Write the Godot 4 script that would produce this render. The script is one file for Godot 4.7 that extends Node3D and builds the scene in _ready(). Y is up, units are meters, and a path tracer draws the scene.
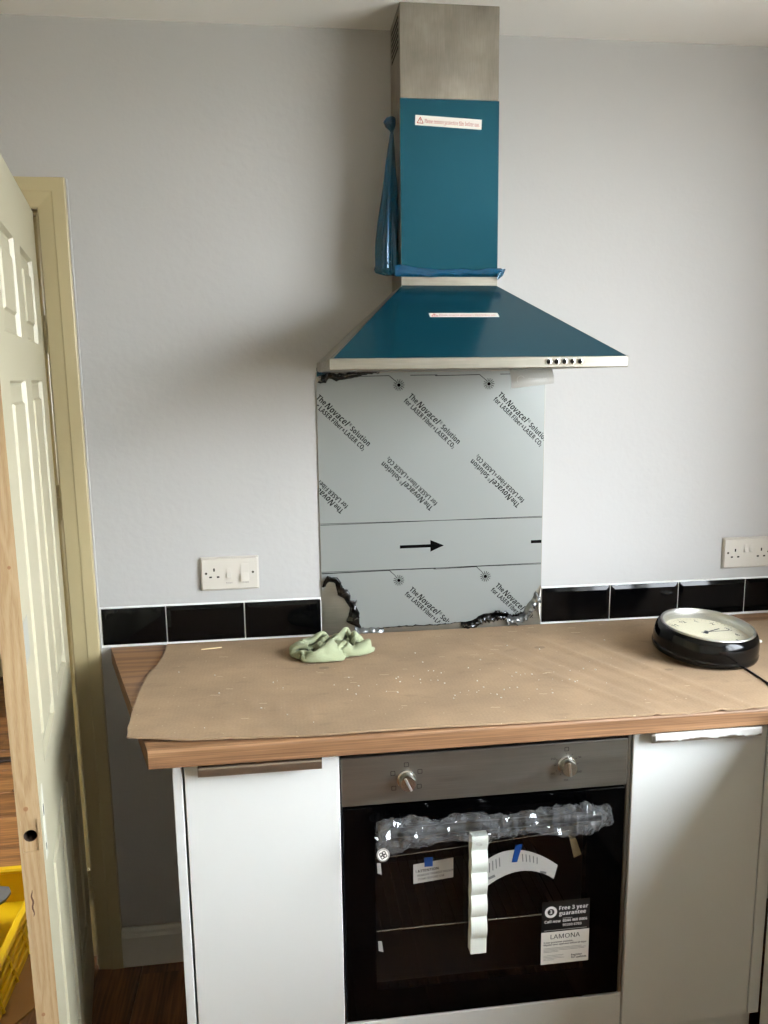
extends Node3D
# A half-fitted kitchen: cooker hood over a steel splashback, a run of base units with a built-in oven, an open panel door at the left.
# World: x to the right along the back wall (its face is z = 0), y up from the floor, z towards the camera. Metres.

# ------------------------------------------------------------------ mesh builder
class MB:
	var v := PackedVector3Array()
	var n := PackedVector3Array()
	var uv := PackedVector2Array()
	var t := Transform3D.IDENTITY
	var uvmul := 1.0

	func _push(p: Vector3, nn: Vector3, q) -> void:
		v.append(t * p)
		n.append((t.basis * nn).normalized())
		if q == null:
			var a := nn.abs()
			if a.x >= a.y and a.x >= a.z: uv.append(Vector2(p.z, -p.y) * uvmul)
			elif a.y >= a.z: uv.append(Vector2(p.x, p.z) * uvmul)
			else: uv.append(Vector2(p.x, -p.y) * uvmul)
		else:
			uv.append(q)

	func tri(a: Vector3, b: Vector3, c: Vector3, hint = null, ua = null, ub = null, uc = null) -> void:
		var nn := (b - a).cross(c - a)
		if nn.length_squared() < 1e-20: return
		nn = nn.normalized()
		if hint != null and nn.dot(hint) < 0.0:
			nn = -nn
			_push(a, nn, ua); _push(b, nn, ub); _push(c, nn, uc)
		else:
			_push(a, nn, ua); _push(c, nn, uc); _push(b, nn, ub)

	func quad(a: Vector3, b: Vector3, c: Vector3, d: Vector3, hint = null) -> void:
		tri(a, b, c, hint)
		tri(a, c, d, hint)

	func tri_n(p: Array, nn: Array, q: Array) -> void:      # smooth triangle, outward normals given
		var f: Vector3 = (p[1] - p[0]).cross(p[2] - p[0])
		var order := [0, 2, 1] if f.dot(nn[0] + nn[1] + nn[2]) > 0.0 else [0, 1, 2]
		for i in order: _push(p[i], nn[i], q[i] if q.size() else null)

	func cbox(c: Vector3, s: Vector3, b: float = 0.0) -> void:   # chamfered box
		var h := s * 0.5
		for ax in 3:
			var u := (ax + 1) % 3
			var w := (ax + 2) % 3
			for sg in [-1.0, 1.0]:
				var q := []
				for k in [[-1, -1], [1, -1], [1, 1], [-1, 1]]:
					var p := Vector3.ZERO
					p[ax] = sg * h[ax]
					p[u] = k[0] * (h[u] - b)
					p[w] = k[1] * (h[w] - b)
					q.append(c + p)
				var hint := Vector3.ZERO
				hint[ax] = sg
				quad(q[0], q[1], q[2], q[3], hint)
			if b <= 0.0: continue
			for su in [-1.0, 1.0]:
				for sw in [-1.0, 1.0]:
					var q := []
					for k in [[0, -1], [0, 1], [1, 1], [1, -1]]:
						var p := Vector3.ZERO
						p[ax] = k[1] * (h[ax] - b)
						p[u] = su * (h[u] - (b if k[0] == 1 else 0.0))
						p[w] = sw * (h[w] - (b if k[0] == 0 else 0.0))
						q.append(c + p)
					var hint := Vector3.ZERO
					hint[u] = su
					hint[w] = sw
					quad(q[0], q[1], q[2], q[3], hint)
		if b > 0.0:
			for sx in [-1.0, 1.0]:
				for sy in [-1.0, 1.0]:
					for sz in [-1.0, 1.0]:
						var sgn := Vector3(sx, sy, sz)
						tri(c + sgn * Vector3(h.x, h.y - b, h.z - b), c + sgn * Vector3(h.x - b, h.y, h.z - b), c + sgn * Vector3(h.x - b, h.y - b, h.z), sgn)

	func box(x0: float, x1: float, y0: float, y1: float, z0: float, z1: float, b: float = 0.0) -> void:
		cbox(Vector3((x0 + x1) / 2, (y0 + y1) / 2, (z0 + z1) / 2), Vector3(x1 - x0, y1 - y0, z1 - z0), b)

	func prism(poly: PackedVector2Array, z0: float, z1: float, swap := "xy") -> void:
		# polygon in two axes pushed along the third: "xy" along z, "zy" along x, "xz" along y
		var idx := Geometry2D.triangulate_polygon(poly)
		var m := func(p: Vector2, d: float) -> Vector3:
			if swap == "zy": return Vector3(d, p.y, p.x)
			if swap == "xz": return Vector3(p.x, d, p.y)
			return Vector3(p.x, p.y, d)
		var axis := Vector3(0, 0, 1)
		if swap == "zy": axis = Vector3(1, 0, 0)
		if swap == "xz": axis = Vector3(0, 1, 0)
		for i in range(0, idx.size(), 3):
			tri(m.call(poly[idx[i]], z1), m.call(poly[idx[i + 1]], z1), m.call(poly[idx[i + 2]], z1), axis)
			tri(m.call(poly[idx[i]], z0), m.call(poly[idx[i + 1]], z0), m.call(poly[idx[i + 2]], z0), -axis)
		var cw := Geometry2D.is_polygon_clockwise(poly)
		for i in poly.size():
			var a := poly[i]
			var b := poly[(i + 1) % poly.size()]
			var e := b - a
			var o := Vector2(e.y, -e.x) * (-1.0 if cw else 1.0)
			quad(m.call(a, z0), m.call(b, z0), m.call(b, z1), m.call(a, z1), m.call(o, 0.0))

	func lathe(prof: Array, seg := 48, c := Vector3.ZERO, crease := 0.7) -> void:   # profile of Vector2(radius, height) round the y axis
		var sn := []
		for i in prof.size() - 1:
			var e: Vector2 = prof[i + 1] - prof[i]
			sn.append(Vector2(e.y, -e.x).normalized())
		for i in prof.size() - 1:
			var na: Vector2 = sn[i]
			var nb: Vector2 = sn[i]
			if i > 0 and sn[i - 1].dot(sn[i]) > crease: na = (sn[i - 1] + sn[i]).normalized()
			if i < sn.size() - 1 and sn[i + 1].dot(sn[i]) > crease: nb = (sn[i + 1] + sn[i]).normalized()
			for k in seg:
				var a0 := TAU * k / seg
				var a1 := TAU * (k + 1) / seg
				var d0 := Vector3(cos(a0), 0, sin(a0))
				var d1 := Vector3(cos(a1), 0, sin(a1))
				var up := Vector3.UP
				var p: Vector2 = prof[i]
				var q: Vector2 = prof[i + 1]
				var A := c + d0 * p.x + up * p.y
				var B := c + d1 * p.x + up * p.y
				var C := c + d1 * q.x + up * q.y
				var D := c + d0 * q.x + up * q.y
				if p.x > 1e-6: tri_n([A, B, C], [d0 * na.x + up * na.y, d1 * na.x + up * na.y, d1 * nb.x + up * nb.y], [])
				if q.x > 1e-6: tri_n([A, C, D], [d0 * na.x + up * na.y, d1 * nb.x + up * nb.y, d0 * nb.x + up * nb.y], [])

	func tube(path: Array, r, seg := 10, caps := true) -> void:     # r: number or array of radii
		var rings := []
		var ups := Vector3.UP
		for i in path.size():
			var d: Vector3 = (path[min(i + 1, path.size() - 1)] - path[max(i - 1, 0)]).normalized()
			if absf(d.dot(ups)) > 0.98: ups = Vector3.RIGHT if absf(d.x) < 0.9 else Vector3.BACK
			var s := d.cross(ups).normalized()
			var w := s.cross(d).normalized()
			ups = w
			var ring := []
			var rr: float = r[i] if r is Array else r
			for k in seg:
				var a := TAU * k / seg
				ring.append([path[i] + (s * cos(a) + w * sin(a)) * rr, s * cos(a) + w * sin(a)])
			rings.append(ring)
		for i in path.size() - 1:
			for k in seg:
				var A = rings[i][k]
				var B = rings[i][(k + 1) % seg]
				var C = rings[i + 1][(k + 1) % seg]
				var D = rings[i + 1][k]
				tri_n([A[0], B[0], C[0]], [A[1], B[1], C[1]], [])
				tri_n([A[0], C[0], D[0]], [A[1], C[1], D[1]], [])
		if caps:
			for e in [0, path.size() - 1]:
				var d: Vector3 = (path[0] - path[1]) if e == 0 else (path[e] - path[e - 1])
				for k in seg: tri(path[e], rings[e][k][0], rings[e][(k + 1) % seg][0], d)

	func grid(rows: Array, closed := false, smooth := true, flip := false, uvs = null) -> void:
		# rows of points; normals averaged over the faces round each point; outward side is (du x dv), or its opposite with flip
		var R := rows.size()
		var C: int = rows[0].size()
		var cc := C if closed else C - 1
		var nr := []
		for i in R:
			var a := []
			a.resize(C)
			a.fill(Vector3.ZERO)
			nr.append(a)
		for i in R - 1:
			for k in cc:
				var k2 := (k + 1) % C
				var f: Vector3 = (rows[i][k2] - rows[i][k]).cross(rows[i + 1][k] - rows[i][k]) + (rows[i + 1][k] - rows[i + 1][k2]).cross(rows[i][k2] - rows[i + 1][k2])
				if flip: f = -f
				nr[i][k] += f; nr[i][k2] += f; nr[i + 1][k] += f; nr[i + 1][k2] += f
		for i in R - 1:
			for k in cc:
				var k2 := (k + 1) % C
				var P := [rows[i][k], rows[i][k2], rows[i + 1][k2], rows[i + 1][k]]
				var N := [nr[i][k].normalized(), nr[i][k2].normalized(), nr[i + 1][k2].normalized(), nr[i + 1][k].normalized()]
				if not smooth:
					tri(P[0], P[1], P[2], N[0] + N[1] + N[2]); tri(P[0], P[2], P[3], N[0] + N[2] + N[3])
				elif uvs != null:
					var U := [uvs[i][k], uvs[i][k2], uvs[i + 1][k2], uvs[i + 1][k]]
					tri_n([P[0], P[1], P[2]], [N[0], N[1], N[2]], [U[0], U[1], U[2]])
					tri_n([P[0], P[2], P[3]], [N[0], N[2], N[3]], [U[0], U[2], U[3]])
				else:
					tri_n([P[0], P[1], P[2]], [N[0], N[1], N[2]], [])
					tri_n([P[0], P[2], P[3]], [N[0], N[2], N[3]], [])

	func sheet(rows: Array, th: Vector3, flip := false, uvs = null) -> void:   # a grid with thickness th below it and closed rims
		grid(rows, false, true, flip, uvs)
		var low := []
		for r in rows:
			var q := []
			for p in r: q.append(p - th)
			low.append(q)
		grid(low, false, true, not flip, uvs)
		var R := rows.size()
		var C: int = rows[0].size()
		for k in C - 1:
			quad(rows[0][k], rows[0][k + 1], low[0][k + 1], low[0][k], rows[0][k] - rows[1][k])
			quad(rows[R - 1][k], rows[R - 1][k + 1], low[R - 1][k + 1], low[R - 1][k], rows[R - 1][k] - rows[R - 2][k])
		for i in R - 1:
			quad(rows[i][0], rows[i + 1][0], low[i + 1][0], low[i][0], rows[i][0] - rows[i][1])
			quad(rows[i][C - 1], rows[i + 1][C - 1], low[i + 1][C - 1], low[i][C - 1], rows[i][C - 1] - rows[i][C - 2])

	func flat(pts: PackedVector2Array, o: Vector3, ux: Vector3, uy: Vector3) -> void:   # triangle list in a plane
		var nn := ux.cross(uy)
		for i in range(0, pts.size(), 3):
			tri(o + ux * pts[i].x + uy * pts[i].y, o + ux * pts[i + 1].x + uy * pts[i + 1].y, o + ux * pts[i + 2].x + uy * pts[i + 2].y, nn)

	func mesh(inv := Transform3D.IDENTITY) -> ArrayMesh:
		var vv := v
		var nn := n
		if inv != Transform3D.IDENTITY:
			vv = PackedVector3Array()
			nn = PackedVector3Array()
			for p in v: vv.append(inv * p)
			for p in n: nn.append((inv.basis * p).normalized())
		var a := []
		a.resize(Mesh.ARRAY_MAX)
		a[Mesh.ARRAY_VERTEX] = vv
		a[Mesh.ARRAY_NORMAL] = nn
		a[Mesh.ARRAY_TEX_UV] = uv
		var m := ArrayMesh.new()
		m.add_surface_from_arrays(Mesh.PRIMITIVE_TRIANGLES, a)
		return m

# ------------------------------------------------------------------ nodes
func thing(called: String, label: String, category: String, at := Vector3.ZERO, group := "") -> Node3D:
	var o := Node3D.new()
	o.name = called
	add_child(o, true)
	o.position = at
	tag(o, label, category, group)
	return o

func tag(o: Node, label := "", category := "", group := "", kind := "") -> void:
	if label: o.set_meta("label", label)
	if category: o.set_meta("category", category)
	if group: o.set_meta("group", group)
	if kind: o.set_meta("kind", kind)

func part(mb: MB, called: String, m: Material, parent: Node3D, label := "") -> MeshInstance3D:
	var o := MeshInstance3D.new()
	o.name = called
	o.mesh = mb.mesh(parent.global_transform.affine_inverse())
	o.mesh.surface_set_material(0, m)
	o.cast_shadow = GeometryInstance3D.SHADOW_CASTING_SETTING_ON
	parent.add_child(o, true)
	if label: o.set_meta("label", label)
	return o

func setting(called: String, label: String) -> Node3D:
	var o := Node3D.new()
	o.name = called
	add_child(o, true)
	tag(o, label, "", "", "structure")
	return o

# ------------------------------------------------------------------ materials
func mat(c: Color, rough := 0.5, metal := 0.0) -> StandardMaterial3D:
	var m := StandardMaterial3D.new()
	m.albedo_color = c
	m.roughness = rough
	m.metallic = metal
	return m

func tex(img: Image) -> ImageTexture:
	return ImageTexture.create_from_image(img)

func noise(seed_: int, freq: float, oct := 4) -> FastNoiseLite:
	var f := FastNoiseLite.new()
	f.seed = seed_
	f.frequency = freq
	f.fractal_octaves = oct
	f.noise_type = FastNoiseLite.TYPE_SIMPLEX_SMOOTH
	return f

func paint(w: int, h: int, f: Callable) -> Image:
	var im := Image.create(w, h, false, Image.FORMAT_RGB8)
	for y in h:
		for x in w: im.set_pixel(x, y, f.call(x, y))
	return im

func ramp(a: Color, b: Color, c: Color, t: float) -> Color:
	t = clampf(t, 0, 1)
	return a.lerp(b, t * 2) if t < 0.5 else b.lerp(c, t * 2 - 1)

func wood_tex(w: int, h: int, dark: Color, mid: Color, light: Color, seed_: int, along_u: bool, stretch := 14.0, ringf := 5.0) -> ImageTexture:
	var f := noise(seed_, 0.012)
	var g := noise(seed_ + 7, 0.09, 3)
	return tex(paint(w, h, func(x, y):
		var a := float(x) if along_u else float(y)
		var b := float(y) if along_u else float(x)
		var warp := f.get_noise_2d(a / stretch * 2.0, b * 0.7) * 40.0
		var ring := sin((b + warp) * ringf * 0.06) * 0.5 + 0.5
		var fib := g.get_noise_2d(a / stretch, b * 2.2)
		return ramp(dark, mid, light, 0.5 + (ring - 0.5) * 0.42 + fib * 0.55)))

func bump_tex(size: int, freq: float, seed_: int, strength: float) -> ImageTexture:
	var f := noise(seed_, freq, 4)
	var im := Image.create(size, size, false, Image.FORMAT_RGBA8)
	for y in size:
		for x in size:
			var g := f.get_noise_2d(x, y) * 0.5 + 0.5
			im.set_pixel(x, y, Color(g, g, g))
	im.bump_map_to_normal_map(strength)
	return tex(im)

func textured(m: StandardMaterial3D, t: Texture2D, scale: Vector2) -> StandardMaterial3D:
	m.albedo_texture = t
	m.uv1_scale = Vector3(scale.x, scale.y, 1)
	return m

# ------------------------------------------------------------------ lettering
var fonts := {}
func font(serif: bool, bold: bool) -> SystemFont:
	var k := "%s%s" % [serif, bold]
	if not fonts.has(k):
		var f := SystemFont.new()
		f.font_names = PackedStringArray(["Droid Serif" if serif else "Droid Sans"])
		f.font_weight = 700 if bold else 400
		fonts[k] = f
	return fonts[k]

func text2d(s: String, height: float, bold := false, serif := false, align_left := true) -> PackedVector2Array:
	# triangles of a line of text, its baseline at y = 0; height is the height of the capitals
	var tm := TextMesh.new()
	tm.text = s
	tm.font = font(serif, bold)
	tm.font_size = 48
	tm.pixel_size = height / 48.0 / 0.71
	tm.depth = 0.0
	tm.curve_step = 3.0
	var a := tm.get_mesh_arrays()
	var out := PackedVector2Array()
	if a.size() == 0 or a[Mesh.ARRAY_VERTEX] == null: return out
	var vs: PackedVector3Array = a[Mesh.ARRAY_VERTEX]
	var ix = a[Mesh.ARRAY_INDEX]
	if ix == null or ix.size() == 0:
		for p in vs: out.append(Vector2(p.x, p.y))
	else:
		for i in ix: out.append(Vector2(vs[i].x, vs[i].y))
	var lo := Vector2(1e9, 1e9)
	var hi := -lo
	for p in out:
		lo = lo.min(p)
		hi = hi.max(p)
	# the baseline: text is centred on its line, so measure from the middle of the line box
	for i in out.size():
		out[i] = out[i] - Vector2(lo.x if align_left else (lo.x + hi.x) / 2, 0.0)
	return out

func xf2(t: PackedVector2Array, at: Vector2, angle := 0.0, stretch := 1.0) -> PackedVector2Array:
	var out := PackedVector2Array()
	for p in t: out.append(at + Vector2(p.x * stretch, p.y).rotated(angle))
	return out

func clip2(t: PackedVector2Array, r: Rect2) -> PackedVector2Array:
	var out := PackedVector2Array()
	for i in range(0, t.size(), 3):
		var poly := [t[i], t[i + 1], t[i + 2]]
		for side in 4:
			var nx := []
			for k in poly.size():
				var a: Vector2 = poly[k]
				var b: Vector2 = poly[(k + 1) % poly.size()]
				var da := 0.0
				var db := 0.0
				match side:
					0: da = a.x - r.position.x; db = b.x - r.position.x
					1: da = r.end.x - a.x; db = r.end.x - b.x
					2: da = a.y - r.position.y; db = b.y - r.position.y
					3: da = r.end.y - a.y; db = r.end.y - b.y
				if da >= 0: nx.append(a)
				if (da >= 0) != (db >= 0): nx.append(a.lerp(b, da / (da - db)))
			poly = nx
			if poly.size() < 3: break
		for k in range(1, poly.size() - 1):
			out.append(poly[0]); out.append(poly[k]); out.append(poly[k + 1])
	return out

func rect2(x0: float, y0: float, x1: float, y1: float) -> PackedVector2Array:
	return PackedVector2Array([Vector2(x0, y0), Vector2(x1, y0), Vector2(x1, y1), Vector2(x0, y0), Vector2(x1, y1), Vector2(x0, y1)])

func line2(a: Vector2, b: Vector2, w: float) -> PackedVector2Array:
	var d := (b - a).normalized().orthogonal() * w * 0.5
	return PackedVector2Array([a - d, b - d, b + d, a - d, b + d, a + d])

func disc2(c: Vector2, r: float, r0 := 0.0, seg := 24) -> PackedVector2Array:
	var o := PackedVector2Array()
	for k in seg:
		var d0 := Vector2.from_angle(TAU * k / seg)
		var d1 := Vector2.from_angle(TAU * (k + 1) / seg)
		o.append_array([c + d0 * r0, c + d0 * r, c + d1 * r])
		if r0 > 0: o.append_array([c + d0 * r0, c + d1 * r, c + d1 * r0])
	return o

# ------------------------------------------------------------------ palette
var M := {}
func palette() -> void:
	var wall_bump := bump_tex(256, 0.06, 3, 1.2)
	M.wall = mat(Color(0.665, 0.661, 0.652), 0.75)
	M.wall.normal_enabled = true
	M.wall.normal_texture = wall_bump
	M.wall.normal_scale = 0.25
	M.wall.uv1_scale = Vector3(2.5, 2.5, 1)
	M.ceiling = mat(Color(0.93, 0.925, 0.91), 0.9)
	M.warm_wall = mat(Color(0.94, 0.925, 0.885), 0.9)
	M.yellow_wall = mat(Color(0.88, 0.83, 0.68), 0.9)
	M.hall_wall = mat(Color(0.74, 0.68, 0.58), 0.9)
	M.cream = mat(Color(0.645, 0.622, 0.528), 0.40)
	M.old_cream = mat(Color(0.655, 0.605, 0.465), 0.42)
	M.white_gloss = mat(Color(0.88, 0.88, 0.86), 0.35)
	M.skirting = mat(Color(0.84, 0.83, 0.79), 0.45)
	M.cabinet = mat(Color(0.832, 0.836, 0.822), 0.42)
	M.carcass = mat(Color(0.80, 0.80, 0.78), 0.6)
	M.dark_gap = mat(Color(0.05, 0.05, 0.05), 0.9)
	var oak := wood_tex(1024, 512, Color(0.40, 0.285, 0.195), Color(0.525, 0.39, 0.275), Color(0.63, 0.49, 0.36), 11, true, 16.0, 2.2)
	M.oak = textured(mat(Color(1, 1, 1), 0.42), oak, Vector2(0.5, 2.6))
	M.oak.uv1_offset = Vector3(0.45, 0.13, 0)
	M.oak_edge = textured(mat(Color(0.86, 0.82, 0.8), 0.5), oak, Vector2(0.9, 2.6))
	for k in 3:
		var fl := wood_tex(512, 256, Color(0.36, 0.23, 0.12), Color(0.53, 0.36, 0.20), Color(0.66, 0.48, 0.29), 31 + k * 5, true, 12.0, 2.0)
		M["plank_x%d" % k] = textured(mat(Color(1, 1, 1).darkened(0.07 * k), 0.4), fl, Vector2(1.1, 2.0))
		var fz := wood_tex(256, 512, Color(0.30, 0.18, 0.09), Color(0.46, 0.29, 0.16), Color(0.60, 0.41, 0.24), 61 + k * 5, false, 12.0, 2.0)
		M["plank_z%d" % k] = textured(mat(Color(1, 1, 1).darkened(0.07 * k), 0.4), fz, Vector2(2.0, 1.1))
	M.grout = mat(Color(0.86, 0.86, 0.85), 0.8)
	M.tile = mat(Color(0.012, 0.012, 0.014), 0.06)
	# brushed steel
	var sn := noise(5, 0.02, 3)
	var sb := noise(9, 0.3, 2)
	var steel := tex(paint(256, 256, func(x, y):
		var g: float = 0.64 + sn.get_noise_2d(x, y) * 0.03 + sb.get_noise_2d(x * 0.06, y * 2.0) * 0.03
		return Color(g * 1.01, g, g * 0.965)))
	var srough := tex(paint(256, 256, func(x, y):
		var g: float = 0.40 + sn.get_noise_2d(x + 300, y * 0.8) * 0.05 + sb.get_noise_2d(x * 0.05, y * 2.0) * 0.08
		return Color(g, g, g)))
	M.steel = textured(mat(Color(0.88, 0.865, 0.83), 1.0, 1.0), steel, Vector2(2.2, 2.2))
	M.steel.roughness_texture = srough
	var snd := noise(15, 0.011, 4)
	var duct := tex(paint(256, 256, func(x, y):
		var g: float = 0.58 + snd.get_noise_2d(x, y) * 0.07 + sb.get_noise_2d(x * 2.0, y * 0.06) * 0.03
		return Color(g * 1.03, g * 0.99, g * 0.92)))
	var drough := tex(paint(256, 256, func(x, y):
		var g: float = 0.46 + snd.get_noise_2d(x + 300, y) * 0.16
		return Color(g, g, g)))
	M.duct_steel = textured(mat(Color(1, 1, 1), 1.0, 1.0), duct, Vector2(3.2, 3.2))
	M.duct_steel.roughness_texture = drough
	M.oven_steel = textured(mat(Color(0.84, 0.83, 0.82), 1.0, 1.0), steel, Vector2(0.8, 6.0))
	M.oven_steel.roughness_texture = srough
	M.oven_steel.uv1_offset = Vector3(0.5, 0, 0)
	M.chrome = mat(Color(0.82, 0.82, 0.80), 0.2, 1.0)
	M.bezel = mat(Color(0.86, 0.86, 0.84), 0.32, 1.0)
	M.alu = mat(Color(0.62, 0.58, 0.53), 0.34, 1.0)
	M.teal_film = mat(Color(0.075, 0.305, 0.375), 0.20, 0.65)
	M.teal_film.metallic_specular = 0.5
	M.blue_film = mat(Color(0.0, 0.25, 0.37, 0.86), 0.14)
	M.blue_film.transparency = BaseMaterial3D.TRANSPARENCY_ALPHA
	M.blue_film.cull_mode = BaseMaterial3D.CULL_DISABLED
	M.sticker = mat(Color(0.90, 0.89, 0.86), 0.5)
	M.red_ink = mat(Color(0.66, 0.13, 0.10), 0.6)
	M.black_ink = mat(Color(0.02, 0.02, 0.02), 0.55)
	M.grey_ink = mat(Color(0.30, 0.30, 0.30), 0.6)
	M.white_ink = mat(Color(0.92, 0.92, 0.92), 0.5)
	for k in ["red_ink", "black_ink", "grey_ink"]: M[k].metallic_specular = 0.1
	M.print_film = mat(Color(0.52, 0.535, 0.53), 0.36, 0.35)
	M.film_back = mat(Color(0.012, 0.012, 0.012), 0.22)
	M.film_silver = mat(Color(0.50, 0.51, 0.51), 0.22, 0.7)
	M.black_plastic = mat(Color(0.012, 0.012, 0.013), 0.14)
	M.black_plastic.metallic_specular = 0.34
	M.black_glass = mat(Color(0.006, 0.006, 0.007), 0.05)
	M.black_glass.metallic_specular = 0.22
	M.tile.metallic_specular = 0.3
	M.enamel = mat(Color(0.055, 0.055, 0.055), 0.35)
	M.window_glass = mat(Color(0.01, 0.01, 0.01, 0.22), 0.02)
	M.window_glass.transparency = BaseMaterial3D.TRANSPARENCY_ALPHA
	M.clear_glass = mat(Color(0.95, 0.97, 0.97, 0.06), 0.02)
	M.clear_glass.transparency = BaseMaterial3D.TRANSPARENCY_ALPHA
	M.clear_plastic = mat(Color(0.93, 0.94, 0.95, 0.045), 0.05)
	M.clear_plastic.transparency = BaseMaterial3D.TRANSPARENCY_ALPHA
	M.clear_plastic.cull_mode = BaseMaterial3D.CULL_DISABLED
	M.milky_plastic = mat(Color(0.72, 0.72, 0.70, 0.75), 0.3)
	M.milky_plastic.transparency = BaseMaterial3D.TRANSPARENCY_ALPHA
	M.foam = mat(Color(0.88, 0.90, 0.86), 0.7)
	M.blue_tape = mat(Color(0.05, 0.30, 0.62), 0.5)
	M.beige_tape = mat(Color(0.72, 0.66, 0.52), 0.6)
	M.pine_cut = textured(mat(Color(1, 1, 1), 0.65), wood_tex(256, 512, Color(0.66, 0.48, 0.28), Color(0.80, 0.64, 0.43), Color(0.87, 0.74, 0.55), 77, false, 22.0, 1.6), Vector2(6.0, 0.8))
	M.clock_face = mat(Color(0.87, 0.84, 0.72), 0.6)
	M.yellow = mat(Color(0.84, 0.68, 0.02), 0.36)
	M.grey_metal = mat(Color(0.45, 0.45, 0.44), 0.5, 0.6)
	# corrugated board: fibre, faint flutes, stains and pale scuffs
	var c1 := noise(21, 0.008, 5)
	var c2 := noise(22, 0.25, 3)
	var c3 := noise(23, 0.02, 4)
	var board := paint(1024, 512, func(x, y):
		var stain := clampf(c3.get_noise_2d(x * 0.8, y * 1.3) * 2.0 - 0.75, 0, 1)
		var g: float = 1.0 + c1.get_noise_2d(x, y) * 0.10 + c2.get_noise_2d(x, y) * 0.05 + sin(x * 1.35) * 0.006 - stain * 0.09
		return Color(0.575 * g, 0.48 * g, 0.375 * g))
	var rg := RandomNumberGenerator.new()
	rg.seed = 40
	for k in 260:     # pale plaster specks and scuffs
		var px := rg.randi_range(4, 1015)
		var py := rg.randi_range(4, 505)
		if k % 4 == 0:
			for q in rg.randi_range(3, 14): board.set_pixel(clampi(px + q, 0, 1023), clampi(py + q / 5, 0, 511), Color(0.80, 0.72, 0.60))
		else:
			board.set_pixel(px, py, Color(0.86, 0.80, 0.70))
	for k in 3:      # three round brown spots
		var c: Vector2 = [Vector2(560, 150), Vector2(250, 190), Vector2(700, 300)][k]
		for y in range(-9, 10):
			for x in range(-9, 10):
				if Vector2(x, y * 1.2).length() < 8.0 - k: board.set_pixel(int(c.x) + x, int(c.y) + y, board.get_pixel(int(c.x) + x, int(c.y) + y).darkened(0.13))
	M.board = mat(Color(1, 1, 1), 0.85)
	M.board.albedo_texture = tex(board)
	M.board_floor = mat(Color(0.60, 0.44, 0.26), 0.85)
	var terry := bump_tex(256, 0.16, 41, 5.0)
	M.cloth = mat(Color(0.585, 0.61, 0.485), 0.95)
	M.cloth.normal_enabled = true
	M.cloth.normal_texture = terry
	M.cloth.normal_scale = 0.9
	M.cloth.uv1_scale = Vector3(9, 9, 1)
	M.cloth.rim_enabled = true
	M.cloth.rim = 0.3
	M.plaster = mat(Color(0.85, 0.83, 0.78), 0.95)

# ------------------------------------------------------------------ ready
func _ready() -> void:
	var cam := Camera3D.new()
	cam.name = "camera"
	add_child(cam)
	cam.position = Vector3(-0.3932, 1.5984, 2.046)
	cam.rotation_order = EULER_ORDER_YXZ
	cam.rotation = Vector3(-0.1694, -0.1278, -0.0124)
	cam.fov = 65.473
	cam.near = 0.02
	cam.current = true

	# overcast daylight through the window over the right-hand worktop
	var we := WorldEnvironment.new()
	we.name = "world_environment"
	var env := Environment.new()
	var sky := Sky.new()
	var sm := ProceduralSkyMaterial.new()
	sm.sky_top_color = Color(0.91, 0.945, 0.98)
	sm.sky_horizon_color = Color(0.945, 0.96, 0.97)
	sm.ground_horizon_color = Color(0.79, 0.80, 0.79)
	sm.ground_bottom_color = Color(0.71, 0.72, 0.71)
	sm.energy_multiplier = 1.0
	sm.sky_energy_multiplier = 7.4
	sm.ground_energy_multiplier = 5.8
	sky.sky_material = sm
	env.background_mode = Environment.BG_SKY
	env.sky = sky
	env.ambient_light_source = Environment.AMBIENT_SOURCE_DISABLED
	env.reflected_light_source = Environment.REFLECTION_SOURCE_SKY
	env.tonemap_mode = Environment.TONE_MAPPER_LINEAR
	env.tonemap_exposure = 0.415
	env.sdfgi_enabled = true
	env.ssao_enabled = true
	env.ssil_enabled = true
	we.environment = env
	add_child(we)

	palette()
	build_shell()
	build_trim_and_door()
	build_tiles()
	build_worktop_and_units()
	build_oven()
	build_hood()
	build_splashback()
	build_sockets()
	build_worktop_things()
	build_hall_things()

# ------------------------------------------------------------------ room shell
const CEIL := 2.41
const XR := 1.25
const WZ0 := 0.80
const WZ1 := 2.50
const WY0 := 1.06
const WY1 := 2.38
func P2(a: Array) -> PackedVector2Array:
	var o := PackedVector2Array()
	for i in range(0, a.size(), 2): o.append(Vector2(a[i], a[i + 1]))
	return o

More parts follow.
